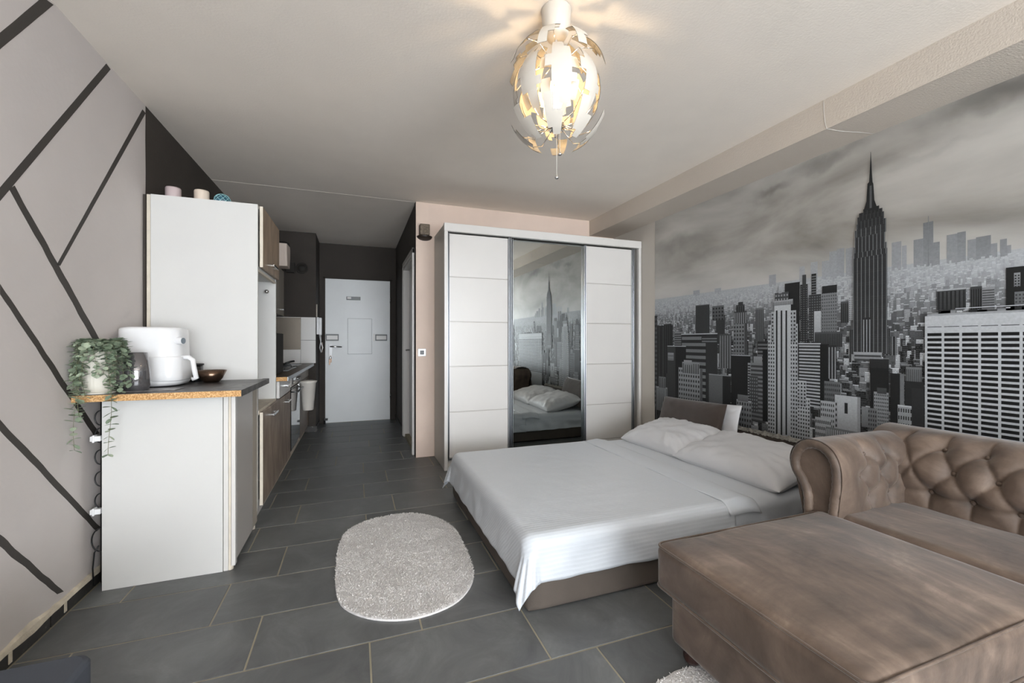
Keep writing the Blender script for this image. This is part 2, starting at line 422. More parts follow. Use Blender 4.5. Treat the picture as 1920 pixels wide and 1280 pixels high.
wall_mural = struct(box('wall_right', XR, XR+0.1, YB-0.1, YW+0.1, 0, H, M['wallR']))
wall_back = struct(box('wall_back', XH1+0.12, XR+0.1, YW, YW+0.1, 0, H, M['peach']))
struct(box('peach_corner', XH1, XH1+0.12, YW, YW+0.1, 0, H, M['peach'], wall_back))
beam = struct(box('trim_1', BX, XR, YB, YW, BZ, H, M['beam']))
beam['label'] = 'plastered ceiling beam along the mural wall'
P = [(BX-0.001, 1.645, H-0.005), (BX-0.001, 1.643, 2.42), (BX-0.002, 1.637, 2.36), (BX-0.001, 1.628, BZ), (BX+0.1, 1.62, BZ-0.001), (BX+0.2, 1.595, BZ-0.001), (XR-0.01, 1.575, BZ-0.001)]
tube('plaster_crack', P, 0.0011, M['white'], beam, 5)
# hall: right wall with the doorway, door wall, kitchen end wall
DY0, DY1, DZ = 4.36, 5.24, 2.02
hall = struct(mesh('wall_hall', *join([box_vf(XH1, XH1+0.12, YW+0.1, DY0, 0, H), box_vf(XH1, XH1+0.12, DY1, YD, 0, H), box_vf(XH1, XH1+0.12, DY0, DY1, DZ, H)]), M['dark']))
struct(box('dark_paint_edge', XH1-0.003, XH1, YW+0.002, YW+0.1, 0, H, M['dark'], hall))
wall_door = struct(mesh('wall_entrance', *join([box_vf(XH0-0.3, -0.405, YD, YD+0.1, 0, H), box_vf(0.475, XH1+0.12, YD, YD+0.1, 0, H), box_vf(-0.405, 0.475, YD, YD+0.1, 2.01, H)]), M['dark']))
wall_end = struct(box('wall_kitchen_end', XL, XH0, YE, YD, 0, H, M['dark']))
# window wall behind the camera
wx0, wx1, wz0, wz1 = -0.8, 2.5, 0.15, 2.35
struct(mesh('wall_window', *join([box_vf(XL, wx0, YB-0.1, YB, 0, H), box_vf(wx1, XR, YB-0.1, YB, 0, H), box_vf(wx0, wx1, YB-0.1, YB, 0, wz0), box_vf(wx0, wx1, YB-0.1, YB, wz1, H)]), M['wallR']))
w1 = struct(box('window_1', wx0+.04, wx1-.04, YB-0.075, YB-0.069, wz0+.04, wz1-.04, M['pane']))
fr = join([box_vf(wx0, wx0+.05, YB-.1, YB-.04, wz0, wz1), box_vf(wx1-.05, wx1, YB-.1, YB-.04, wz0, wz1), box_vf(wx0, wx1, YB-.1, YB-.04, wz0, wz0+.05), box_vf(wx0, wx1, YB-.1, YB-.04, wz1-.05, wz1), box_vf(.82, .88, YB-.1, YB-.04, wz0, wz1)])
struct(mesh('window_frame', *fr, M['white'], w1))

# painted stripes on the left wall (photo corners laid on the wall plane)
def stripe(pts, wob=0.003):
    q = [onx(px, py, XL) for px, py in pts]; a, b, c, d = [Vector((0, y, z)) for y, z in q]
    n = 26; V = []; F = []
    for i in range(n+1):
        t = i/n
        for p, r in ((a, b), (d, c)):
            v = p.lerp(r, t); w = noise.noise(Vector((px_seed+v.y*9, v.z*9, t*8)))*wob
            V.append((XL+0.0008, v.y+w, v.z+w))
    for i in range(n): F.append([2*i, 2*i+1, 2*i+3, 2*i+2])
    V2 = [(XL-0.002, v[1], v[2]) for v in V]; m0 = len(V)
    ring = [2*i for i in range(n+1)]+[2*i+1 for i in range(n, -1, -1)]
    for i in range(len(ring)):
        j = ring[(i+1) % len(ring)]; F.append([ring[i], j, j+m0, ring[i]+m0])
    o = struct(mesh('painted_stripe', V+V2, F, M['stripe'], wall_left))
px_seed = 0
for pts in ([(-60, 112), (80, -6), (100, 9), (-60, 142)],
            [(-60, 421), (199, 119), (207, 130), (-60, 448)],
            [(106, 496), (267, 205), (273, 212), (112, 499)],
            [(17, 354), (182, 652), (192, 646), (27, 348)],
            [(0, 551), (176, 817), (186, 812), (0, 532)],
            [(-60, 744), (181, 996), (188, 988), (-60, 722)],
            [(-60, 974), (107, 1114), (119, 1109), (-60, 948)]):
    px_seed += 3.7; stripe(pts)
yd0 = 3.035
V = [(XL+0.0006, yd0+noise.noise(Vector((0, 1, z*5)))*0.006, z) for z in np.linspace(0, H, 40)]+[(XL+0.0006, YE, z) for z in np.linspace(0, H, 40)]
struct(mesh('dark_painted_area', V, [[i, i+40, i+41, i+1] for i in range(39)], M['dark'], wall_left))
# tiled skirting with smeared paint along the left wall
sk = struct(box('baseboard_left', XL, XL+0.004, YB, 3.0, 0, 0.062, M['grout']))
yy = YB
while yy < 2.95:
    struct(box('skirting_tile', XL+0.003, XL+0.012, yy+0.003, min(yy+0.297, 2.99), 0.002, 0.058, M['skirt'], sk, 0.001, 1)); yy += 0.3
V = []; F = []; ys = np.linspace(YB, 2.98, 220)
for y in ys:
    w = 0.006+0.010*abs(noise.noise(Vector((y*14, 3, 0))))+0.012*max(0, noise.noise(Vector((y*5, 9, 0))))
    V += [(XL+0.0, y, 0.060+w*1.6), (XL+0.010, y, 0.064+w*0.4), (XL+0.0145, y, 0.058-w*0.9)]
for i in range(219):
    for j in (0, 1): F.append([3*i+j, 3*i+j+1, 3*i+3+j+1, 3*i+3+j])
struct(mesh('grout_ridge', V, F, M['stain'], sk))
for k, yk in enumerate((2.28, 1.98)):
    struct(box('plaster_drip', XL+0.012, XL+0.0145, yk, yk+0.018, 0.012, 0.055, M['stain'], sk, 0.002, 1))
# skirtings in the hall
for a in ((XH1-0.012, XH1, DY1+.06, YD, 'right'), ): struct(box('baseboard_hall', a[0], a[1], a[2], a[3], 0, 0.06, M['skirt']))
struct(box('baseboard_kitchen_end', XH0-0.1, XH0+0.012, YE-0.012, YE+0.4, 0, 0.07, M['skirt']))

# entrance door
d1 = struct(box('door_1', -0.395, 0.465, YD-0.03, YD+0.01, 0.008, 2.0, M['door'], None, 0.003))
struct(mesh('door_frame', *join([box_vf(-0.42, -0.396, YD-0.035, YD+0.02, 0, 2.02), box_vf(0.466, 0.49, YD-0.035, YD+0.02, 0, 2.02), box_vf(-0.42, 0.49, YD-0.035, YD+0.02, 2.001, 2.025)]), M['dark'], d1))
yf = YD-0.03
struct(box('door_panel', -0.104, 0.213, yf-0.022, yf+.002, 0.955, 1.45, M['door'], d1, 0.003))
def rim(x0, x1, z0, z1, y, w=0.006, d=0.004):
    return join([box_vf(x0, x1, y-d, y+.001, z0, z0+w), box_vf(x0, x1, y-d, y+.001, z1-w, z1), box_vf(x0, x0+w, y-d, y+.001, z0, z1), box_vf(x1-w, x1, y-d, y+.001, z0, z1)])
struct(mesh('panel_shadow_rim', *rim(-0.1075, 0.2165, 0.9515, 1.4535, yf, 0.0035, 0.002), M['lockgrey'], d1))  # thin dark rim, shade put into colour as a shadow gap round the panel
struct(mesh('raised_moulding', *rim(-0.155, 0.25, 1.15, 1.585, yf, 0.005, 0.005), M['door'], d1))
cl = struct(box('door_closer_plate', -0.122, 0.062, yf-0.03, yf, 1.712, 1.758, M['lockgrey'], d1, 0.004)); struct(box('closer_label', -0.112, -0.06, yf-0.032, yf-0.03, 1.725, 1.752, M['white'], cl))
for x0, x1 in ((-0.388, -0.222), (0.262, 0.425)):
    b = struct(box('security_lock', x0, x1, yf-0.022, yf, 1.14, 1.232, M['lockgrey'], d1, 0.003))
    struct(box('lock_cover', x0+0.014, x1-0.014, yf-0.028, yf-0.02, 1.158, 1.212, M['white'], b, 0.002))
struct(box('lock_catch', 0.235, 0.252, yf-0.012, yf, 1.13, 1.24, M['white'], d1, 0.002))
hp = struct(box('handle_plate', -0.350, -0.302, yf-0.010, yf, 0.85, 1.095, M['plastic'], d1, 0.005))
struct(tube('handle_lever', [(-0.326, yf-0.01, 1.06), (-0.326, yf-0.05, 1.06), (-0.30, yf-0.058, 1.06), (-0.18, yf-0.058, 1.055)], 0.009, M['chrome'], hp))
struct(mesh('key_ring', *join([tube_vf([(-0.326, yf-0.012, 0.93), (-0.326, yf-0.045, 0.93)], 0.006), tube_vf([(-0.326+0.014*math.cos(t), yf-0.04, 0.905+0.02*math.sin(t)) for t in np.linspace(0, 2*PI, 13)[:-1]], 0.003, 6, True), box_vf(-0.345, -0.33, yf-0.042, yf-0.036, 0.81, 0.89, .002), box_vf(-0.325, -0.312, yf-0.046, yf-0.04, 0.84, 0.9, .002)]), M['bronze'], hp))
for z in (1.72, 0.35): struct(tube('hinge', [(0.468, yf-0.012, z-0.04), (0.468, yf-0.012, z+0.04)], 0.008, M['chrome'], d1))
struct(mesh('door_stop', *join([box_vf(-0.41, -0.36, YD-0.09, YD-0.03, 0.05, 0.075, 0.004), tube_vf([(-0.40, YD-0.06, 0.0), (-0.40, YD-0.06, 0.06)], 0.012)]), M['black'], d1))
# bathroom door in the hall
d2 = struct(box('door_2', XH1+0.05, XH1+0.09, DY0+0.04, DY1-0.04, 0.03, DZ-0.04, M['door'], None, 0.003))
struct(mesh('door_frame', *join([box_vf(XH1-0.018, XH1+0.11, DY0, DY0+0.045, 0, DZ, .004), box_vf(XH1-0.018, XH1+0.11, DY1-0.045, DY1, 0, DZ, .004), box_vf(XH1-0.018, XH1+0.11, DY0, DY1, DZ-0.045, DZ, .004), box_vf(XH1-0.024, XH1-0.001, DY0-0.045, DY0+0.01, 0, DZ+0.045, .004), box_vf(XH1-0.024, XH1-0.001, DY1-0.01, DY1+0.045, 0, DZ+0.045, .004), box_vf(XH1-0.024, XH1-0.001, DY0-0.045, DY1+0.045, DZ-0.01, DZ+0.045, .004)]), M['white'], d2))
struct(box('threshold', XH1, XH1+0.1, DY0+.04, DY1-.04, 0.0, 0.03, M['grout'], d2))
struct(tube('door_handle', [(XH1+0.05, DY1-0.11, 1.03), (XH1+0.01, DY1-0.11, 1.03), (XH1+0.0, DY1-0.13, 1.03), (XH1+0.0, DY1-0.22, 1.03)], 0.008, M['chrome'], d2))

# ------------------------------------------------------------------ mural
MY0, MY1, MZ1 = -1.6, 3.475, BZ
def ink_mesh(polys):
    V = []; F = []; C = []
    for q, col in polys:
        n = len(V); V += q; F.append(list(range(n, n+len(q)))); C += (list(col) if isinstance(col[0], (tuple, list)) else [col]*len(q))
    return V, F, C
mural = thing('photo_mural', 'wall-high grey panorama print of a skyscraper city on the right wall', 'mural', (XR-0.004, 1.0, 0))
sky = mesh('printed_sky', [(XR-0.003, MY0, 0), (XR-0.003, MY1, 0), (XR-0.003, MY1, MZ1), (XR-0.003, MY0, MZ1)], [[0, 1, 2, 3][::-1]], M['sky'], mural)
polys = []; LAY = [0]; DL = 0.000016; XM = XR-0.0032
def lay(n=1): LAY[0] += n
def quad(ya, yb, za, zb, c, lv=0, cb=None):
    ya = min(max(ya, MY0), MY1); yb = min(max(yb, MY0), MY1); zb = min(zb, MZ1)
    if abs(ya-yb) < 1e-5 or zb <= za: return
    if ya > yb: ya, yb = yb, ya
    x = XM-DL*(LAY[0]+lv); cb = cb if cb is not None else c
    f = lambda g: (g**1.3*1.1*.95, g**1.3*1.1, g**1.3*1.1*1.05, 1)
    polys.append(([(x, yb, za), (x, ya, za), (x, ya, zb), (x, yb, zb)], [f(cb), f(cb), f(c), f(c)]))
def tri(pts, c):
    x = XM-DL*LAY[0]; polys.append(([(x, y, z) for y, z in pts], (c**1.3*1.05, c**1.3*1.1, c**1.3*1.15, 1)))
mr_ = random.Random(11)
# far haze band, then receding rows of blocks
HZ = 1.545
def haze(g, d):   # d 0 near .. 1 far
    return g*(1-d)+0.47*d
x = XM
for i in range(30):
    z1 = HZ+0.012*math.sin(i)-0.01*i; quad(MY0, MY1, z1-0.2, z1, haze(0.28, 0.85-i*0.02), 0, haze(0.2, 0.8-i*0.02)) if i % 6 == 0 else None
lay(8)
# distant downtown silhouettes
for l, r, t, g in ((1672, 1690, 455, .33), (1691, 1700, 461, .36), (1713, 1735, 450, .28), (1731, 1750, 418, .22), (1748, 1762, 455, .27), (1775, 1810, 441, .29), (1795, 1811, 436, .26), (1814, 1830, 450, .3), (1830, 1858, 445, .25), (1858, 1870, 457, .3), (1875, 1888, 449, .27), (1888, 1896, 460, .3), (1555, 1570, 472, .36), (1569, 1583, 467, .34), (1586, 1601, 466, .36), (1541, 1555, 490, .38), (1520, 1533, 492, .4), (1499, 1509, 500, .4), (1442, 1455, 516, .36), (1300, 1312, 545, .38), (1340, 1352, 541, .4)):
    ya, z1 = onx(l, t, XM); yb, _ = onx(r, t, XM); quad(ya, yb, 1.3, z1, g, 0, 0.4); lay(1)
quad(*[onx(p, 412, XM)[0] for p in (1740, 1741.5)], 1.5, onx(1741, 405, XM)[1], .25)
lay(2)
rows = 64
for i in range(rows):
    t = i/(rows-1); zb = HZ-0.03-1.05*t**1.15; d = max(0, 0.86-1.9*t)
    w0 = 0.008+0.030*t; hh = 0.014+0.075*t
    y = MY0-mr_.random()*0.05
    while y < MY1:
        w = w0*(0.5+1.4*mr_.random()); h = hh*(0.3+mr_.random()**1.6*1.2)
        g = haze(mr_.choice((.02, .03, .04, .06, .1, .18, .3, .5)) if t > 0.15 else mr_.uniform(.12, .5), d)
        if mr_.random() < 0.9: 
            quad(y, y+w*0.92, zb-0.08-0.06*t, zb+h, g, 0, g*0.7)
            if mr_.random() < 0.5: quad(y, y+w*0.9, zb+h-0.004-0.004*t, zb+h, haze(min(.6, g+0.2), d), 1)
            if t > 0.12 and w > 0.012:
                nx = max(1, int(w/0.0065)); nz = max(2, int(h/0.009)); gw = haze(g*0.35 if g > .1 else g+.12, d)
                for a in range(nx):
                    for b in range(nz):
                        if mr_.random() < .8: quad(y+w*.9*(a+.25)/nx, y+w*.9*(a+.7)/nx, zb+h-h*(b+.8)/nz-0.004, zb+h-h*(b+.35)/nz-0.004, gw, 1)
        y += w
    lay(2)
def bld(l, r, t, b, g, pat=None, nx=4, nz=10, gw=None, side=0, gs=None, roof=None, taper=0):
    c = (l+r)/2; ya = onx(l, t, XM)[0]; yb = onx(r, t, XM)[0]; z1 = onx(c, t, XM)[1]; z0 = max(0.2, onx(c, b, XM)[1])
    quad(ya, yb, z0, z1, g, 0, g*0.72)
    ym = ya+(yb-ya)*(1-side)
    if side: quad(ym, yb, z0, z1, gs if gs is not None else g*0.4, 1)
    gw = gw if gw is not None else g*0.22
    if roof is not None: quad(ya, yb, z1-0.008, z1, roof, 2)
    W = ym-ya; HH = z1-z0
    if pat == 'v':
        for a in range(nx): quad(ya+W*(a+.32)/nx, ya+W*(a+.72)/nx, z0, z1-0.012, gw, 1)
    if pat == 'h':
        for k in range(nz): quad(ya+W*.03, ya+W*.97, z1-HH*(k+.85)/nz-.008, z1-HH*(k+.35)/nz-.008, gw, 1)
    if pat == 'g':
        for a in range(nx):
            for k in range(nz): quad(ya+W*(a+.22)/nx, ya+W*(a+.75)/nx, z1-HH*(k+.8)/nz-.006, z1-HH*(k+.3)/nz-.006, gw, 1)
    lay(4)
# middle distance
bld(1472, 1500, 530, 680, .04); bld(1501, 1515, 533, 640, .05, 'g', 3, 26, .16); bld(1505, 1512, 515, 540, .1)
bld(1522, 1531, 513, 600, .03, 'h', 1, 18, .2); bld(1517, 1540, 552, 640, .07, 'g', 5, 18, .18)
bld(1541, 1570, 537, 635, .28, 'g', 7, 16, .12); bld(1542, 1570, 535, 549, .05)
bld(1527, 1540, 583, 640, .5); bld(1592, 1600, 555, 600, .5, 'g', 2, 12, .2); bld(1577, 1592, 565, 605, .12, 'v', 4)
bld(1528, 1580, 622, 650, .12, 'v', 16, gw=.04); bld(1757, 1812, 541, 580, .1, 'v', 7, gw=.035, roof=.42); bld(1820, 1842, 537, 580, .09, 'v', 5)
bld(1842, 1866, 538, 580, .3, 'h', nz=9, gw=.1); bld(1887, 1925, 500, 585, .03); bld(1902, 1914, 511, 537, .3, 'g', 2, 5, .03); bld(1903, 1960, 545, 585, .2, 'g', 8, 6, .08)
bld(1305, 1331, 571, 640, .05, 'v', 9, gw=.10, roof=.16); bld(1343, 1360, 591, 645, .05, 'v', 6, gw=.09)
bld(1336, 1358, 573, 600, .17, 'g', 4, 4); bld(1417, 1433, 577, 640, .2, 'v', 5, gw=.06)
bld(1222, 1233, 592, 760, .06, 'h', nz=20, gw=.11); bld(1233, 1262, 610, 780, .03, 'v', 4, gw=.06); bld(1245, 1260, 607, 700, .06, 'v', 4)
bld(1265, 1282, 622, 680, .25, 'h', nz=14); bld(1349, 1372, 626, 690, .1, 'v', 5, gw=.25)
bld(1404, 1412, 640, 690, .25, 'g', 3, 7); bld(1421, 1441, 640, 700, .04, 'h', nz=9, gw=.18)
# tower with crown near the centre left
bld(1376, 1402, 600, 690, .24, 'g', 4, 12, .05, side=.2); bld(1377, 1401, 583, 606, .1, 'v', 6, gw=.3); bld(1381, 1397, 571, 585, .12, 'v', 4, gw=.04); bld(1385, 1394, 566, 573, .09)
# striped slab office block
bld(1278, 1346, 625, 780, .04, 'h', nz=13, gw=.22, side=.28, gs=.05, roof=.5); bld(1316, 1346, 630, 640, .05, 'h', nz=2, gw=.22)
bld(1252, 1287, 648, 760, .07, side=.55, gs=.02, roof=.4); bld(1253, 1264, 661, 675, .32, 'h', nz=2, gw=.2)
bld(1273, 1318, 690, 770, .32, 'g', 9, 9, .05, side=.1); bld(1280, 1312, 679, 700, .3, 'v', 8, gw=.08); bld(1283, 1298, 675, 684, .35)
bld(1231, 1252, 725, 770, .3, 'v', 7, gw=.07); bld(1236, 1249, 706, 727, .2, 'v', 3, gw=.1)
bld(1330, 1371, 702, 800, .17, side=.36, gs=.03, roof=.3); bld(1372, 1408, 665, 780, .025, side=.18, gs=.02, roof=.35); bld(1403, 1408, 680, 760, .3, 'h', nz=16, gw=.03)
bld(1408, 1436, 680, 790, .22, 'h', nz=14, gw=.07); bld(1414, 1430, 668, 684, .3); bld(1406, 1422, 705, 770, .08, 'g', 4, 10, .2)
bld(1382, 1410, 750, 800, .26, 'g', 6, 5, .05, roof=.4); bld(1384, 1404, 740, 752, .2); bld(1431, 1441, 655, 790, .02)
# curved balcony tower and its dark return
bld(1498, 1540, 643, 760, .05, 'h', nz=19, gw=.4, side=.0, roof=.5); bld(1539, 1556, 645, 775, .025); bld(1553, 1570, 647, 710, .05, 'v', 3, gw=.3)
# pale art deco tower with four dark seams
bld(1492, 1520, 745, 830, .46, 'g', 6, 12, .05); bld(1490, 1513, 713, 760, .45, 'g', 4, 7, .05)
bld(1441, 1497, 608, 830, .46, 'g', 12, 30, .05); bld(1447, 1494, 583, 640, .44, 'g', 8, 8, .07)
bld(1453, 1484, 568, 830, .5); 
for p in (1456, 1465, 1474): bld(p, p+3, 582, 815, .03)
bld(1450, 1488, 562, 572, .4, 'v', 12, gw=.2); bld(1454, 1480, 548, 563, .12, 'g', 5, 2, .3); bld(1461, 1467, 535, 550, .5)
# the tall stepped tower with a spire
def wide(l, r, t, b, n, g=.055, gl=.24, sp=.35):
    ya = onx(l, t, XM)[0]; yb = onx(r, t, XM)[0]; z1 = onx((l+r)/2, t, XM)[1]; z0 = onx((l+r)/2, b, XM)[1]
    quad(ya, yb, z0, z1, g, 0, g*1.1)
    for a in range(n+1):
        w = (yb-ya)*.028; yc = ya+(yb-ya)*(a/n)*.97; quad(yc, yc+w*sp*2, z0, z1, gl, 1)
    for k in range(int((z1-z0)/0.012)): 
        if mr_.random() < .5: quad(ya+(yb-ya)*.05, ya+(yb-ya)*.95, z0+k*.012, z0+k*.012+.001, g*1.9, 0.5)
    lay(2)
wide(1594, 1683, 631, 665, 14, .05, .28); wide(1594, 1612, 618, 664, 5, .05, .28); wide(1647, 1671, 616, 664, 6, .05, .28)
wide(1601, 1665, 470, 662, 8); wide(1602, 1664, 459, 480, 7); wide(1604, 1661, 427, 470, 8); wide(1607, 1663, 415, 440, 6)
wide(1609, 1659, 402, 425, 7, .045, .13); wide(1612, 1656, 395, 410, 6, .04, .1); wide(1620, 1650, 389, 400, 4, .035, .12)
sp = [(1621, 394), (1626, 378), (1628, 345), (1631, 341), (1632.4, 318), (1633.3, 300), (1633.8, 285), (1634.4, 285), (1635, 300), (1636, 318), (1637.5, 341), (1639, 345), (1641, 375), (1648, 394)]
x = XM-DL*LAY[0]; pts = [onx(a, b, XM) for a, b in sp]; mid = onx(1634, 394, XM)
for i in range(len(pts)-1): tri([mid, pts[i], pts[i+1]], .04)
lay(2)
quad(onx(1632, 380, XM)[0], onx(1636, 380, XM)[0], onx(1634, 390, XM)[1], onx(1634, 348, XM)[1], .14); lay(2)
bld(1618, 1635, 595, 660, .05, 'v', 3, gw=.3)
# foreground centre
bld(1602, 1655, 660, 675, .38, 'h', nz=2, gw=.1); bld(1632, 1668, 673, 700, .05); bld(1633, 1668, 690, 800, .03); bld(1700, 1730, 688, 720, .22, 'v', 8, gw=.08)
bld(1698, 1734, 715, 810, .04); bld(1671, 1697, 700, 800, .03, side=.3, gs=.2); bld(1547, 1577, 715, 770, .18, 'g', 8, 6, .05); bld(1540, 1570, 752, 830, .42, 'g', 8, 8, .06)
bld(1567, 1615, 742, 820, .46, side=.12, gs=.3); bld(1567, 1572, 750, 800, .4, 'g', 1, 5, .05); bld(1585, 1591, 755, 775, .04); bld(1530, 1560, 783, 830, .4, 'g', 8, 4, .06)
bld(1550, 1617, 805, 830, .2, 'v', 16, gw=.4); bld(1640, 1668, 735, 830, .3, 'g', 8, 14, .06); bld(1646, 1664, 727, 738, .1); bld(1629, 1646, 765, 830, .2, 'g', 4, 8, .05)
bld(1685, 1717, 760, 830, .34, 'g', 7, 5, .05, roof=.5); bld(1711, 1735, 728, 830, .05); bld(1617, 1630, 762, 800, .25)
# white slab with the wide dark window bands; it goes on beyond the picture's edge
yw0 = onx(1736, 600, XM)[0]; zt = onx(1800, 590, XM)[1]; 
quad(yw0-1.02, yw0, 0.25, zt, .50, 0, .42); quad(yw0-1.0, yw0-.01, zt, zt+.010, .36, 1); 
for k in range(26):
    a = yw0-0.02-mr_.random()*0.9; quad(a, a-0.02-mr_.random()*.05, zt+.004, zt+.012+mr_.random()*.016, mr_.choice((.1, .3, .5, .04)), 0.5)
quad(yw0-1.0, yw0-.12, zt+.030, zt+.033, .6, 2)
cw = 0.0672
for c in range(15):
    ya = yw0-0.010-c*cw
    for k in range(22):
        z1 = zt-0.062-k*0.0262 if k else zt-0.055
        quad(ya, ya-cw+0.010, z1-(0.0155 if k else .003), z1, .018, 1)
lay(4)
# more towers beyond it, seen only from elsewhere
for k in range(34):
    a = MY0+mr_.random()*1.55; w = .05+mr_.random()*.1; t = .9+mr_.random()*.55; g = mr_.choice((.04, .06, .2, .4, .46))
    quad(a, a+w, .3, t, g, 0, g*.7); pat = mr_.random(); n = int(w/.012)
    for i in range(n):
        if pat < .5: quad(a+w*(i+.3)/n, a+w*(i+.7)/n, .3, t-.01, g*.3+.02, 1)
        else:
            for j in range(int((t-.4)/.022)): quad(a+w*(i+.25)/n, a+w*(i+.8)/n, t-.02-j*.022, t-.008-j*.022, g*.25+.01, 1)
    lay(2)
V, F, C = ink_mesh(polys)
city = mesh('printed_city', V, F, M['print'], mural); city['kind'] = 'stuff'
ca = city.data.color_attributes.new('ink', 'FLOAT_COLOR', 'CORNER')
ca.data.foreach_set('color', np.array(C, dtype=np.float32).ravel())

# ------------------------------------------------------------------ wardrobe
wd = thing('wardrobe', 'white three-door sliding wardrobe with a mirror middle door', 'wardrobe', (1.75, 3.95, 0))
WX0, WX1, WY, WZ = 0.728, 2.785, 3.687, 2.168
box('side_panel', WX0, WX0+0.025, WY+0.03, YW-0.005, 0.0, WZ-0.03, M['wardside'], wd, 0.002)
box('side_panel', WX1-0.025, WX1, WY+0.03, YW-0.005, 0.0, WZ-0.03, M['wardside'], wd, 0.002)
box('front_stile', WX0-0.002, WX0+0.028, WY, WY+0.035, 0.0, WZ-0.07, M['white'], wd, 0.003)
box('front_stile', WX1-0.03, WX1, WY, WY+0.035, 0.0, WZ-0.07, M['white'], wd, 0.003)
box('top_rail', WX0-0.004, WX1, WY-0.004, WY+0.04, WZ-0.072, WZ, M['white'], wd, 0.003)
box('top_panel', WX0, WX1, WY+0.04, YW-0.005, WZ-0.035, WZ-0.005, M['wardside'], wd, 0.002)
box('back_panel', WX0+.025, WX1-.025, YW-0.02, YW-0.008, 0.05, WZ-0.04, M['whitem'], wd)
box('plinth', WX0+.028, WX1-.03, WY+0.03, WY+0.05, 0.0, 0.09, M['whitem'], wd)
box('track', WX0+.028, WX1-.03, WY+0.015, WY+0.12, 0.085, 0.1, M['alu'], wd)
def panel_door(x0, x1, y, joints, labl=None):
    d = box('door', x0, x1, y+0.006, y+0.022, 0.1, 2.085, M['grey_gloss'], wd)
    zs = [0.1]+joints+[2.085]
    for a, b in zip(zs[:-1], zs[1:]): box('panel', x0+0.001, x1-0.001, y, y+0.008, a+0.0035, b-0.0035, M['white'], d, 0.003)
    return d
dA = panel_door(0.775, 1.325, WY+0.03, [0.505, 0.908, 1.305, 1.702])
dC = panel_door(2.155, 2.695, WY+0.045, [0.14, 0.495, 0.903, 1.311, 1.712])
def prof(x0, x1, y, p): 
    V, F = join([box_vf(x0, x0+(x1-x0)*.3, y-.012, y+.03, .1, 2.09, .002), box_vf(x0+(x1-x0)*.36, x0+(x1-x0)*.62, y-.002, y+.03, .1, 2.09, .002), box_vf(x0+(x1-x0)*.7, x1, y-.012, y+.03, .1, 2.09, .002)])
    return mesh('handle_profile', V, F, M['alu'], p)
prof(0.757, 0.775, WY+0.03, dA); prof(1.325, 1.350, WY+0.02, dA)
dB = box('mirror_door', 1.385, 2.138, WY+0.075, WY+0.085, 0.1, 2.09, M['mirror'], wd, 0.002)
dB['label'] = 'full height mirror door'
prof(1.355, 1.385, WY+0.06, dB); prof(2.138, 2.156, WY+0.05, dB)
prof(2.695, 2.722, WY+0.045, dC)

# ------------------------------------------------------------------ wall things on the back wall
sw = thing('light_switch', 'white square light switch with dark rocker beside the wardrobe', 'switch', (0.607, YW, 0.985))
box('switch_plate', 0.568, 0.646, YW-0.010, YW-0.0005, 0.985, 1.06, M['plastic'], sw, 0.004)
box('rocker', 0.588, 0.626, YW-0.016, YW-0.008, 1.003, 1.042, M['black'], sw, 0.003)
bk = thing('wall_bracket', 'dark half-bowl wall bracket left of the wardrobe top', 'bracket', (0.625, YW-0.05, 2.13))
V = []; F = []; n = 20; m_ = 8
for j in range(m_+1):
    t = j/m_*PI/2
    for i in range(n+1):
        a = PI+PI*i/n; r = 0.075*math.cos(t)
        V.append((0.632+r*math.cos(a), YW-0.002+r*math.sin(a), 2.155-0.04*math.sin(t)))
for j in range(m_):
    for i in range(n): q = j*(n+1)+i; F.append([q, q+1, q+n+2, q+n+1])
F.append(list(range(n+1)))
mesh('bowl', V, F, M['darkdish'], bk, False)
orn = tag(mesh('carved_cube', *puff_vf(0.578, 0.672, YW-0.085, YW-0.005, 2.158, 2.262, r=0.006, n=10, wob=0.004), M['ornament'], None), 'small mottled brown carved square ornament on the wall bracket', 'ornament')

# ------------------------------------------------------------------ peninsula and tall cabinet
pen = thing('peninsula_cabinet', 'white peninsula base cabinet with a plain front panel near the left wall', 'cabinet', (-0.82, 2.72, 0))
box('front_panel', -1.08, -0.613, 2.45, 2.468, 0.0, 0.866, M['whitem'], pen, 0.001)
box('corner_post', -0.611, -0.590, 2.452, 2.49, 0.0, 0.866, M['white'], pen, 0.003)
box('corner_post', -0.589, -0.580, 2.455, 2.5, 0.0, 0.866, M['edge'], pen, 0.001)
box('corner_post', -0.579, -0.560, 2.452, 2.485, 0.02, 0.858, M['white'], pen, 0.004)
box('side_door', -0.583, -0.566, 2.492, 2.86, 0.03, 0.852, M['grey_gloss'], pen, 0.002)
box('filler_panel', -0.583, -0.567, 2.862, 2.985, 0.03, 0.86, M['greige'], pen, 0.002)
box('carcass', -1.07, -0.59, 2.50, 2.985, 0.06, 0.85, M['whitem'], pen)
for y in (2.47, 2.95): lathe('foot', [(0.014, 0), (0.014, 0.02), (0.01, 0.03), (0.01, 0.06)], -0.585, y, M['edge'], pen, 12)
pt = thing('peninsula_worktop', 'dark slate worktop with raw chipboard front edge on the peninsula', 'worktop', (-0.82, 2.7, 0.868))
poly_panel('top_board', [(XL+.001, 2.352), (-.512, 2.352), (-.512, 3.045), (-.5455, 3.045), (-.5455, 2.998), (XL+.001, 2.998)], 'z', 0.868, 0.8985, M['worktop'], pt)
box('raw_edge', XL+.001, -0.513, 2.3505, 2.3535, 0.8685, 0.8972, M['osb'], pt)
tall = thing('tall_cabinet', 'tall white built-in appliance cabinet with oak-look doors', 'cabinet', (-0.83, 3.3, 0))
TX1 = -0.567
box('side_panel', -1.103, TX1, 3.0, 3.02, 0.09, 1.975, M['whitem'], tall, 0.001)
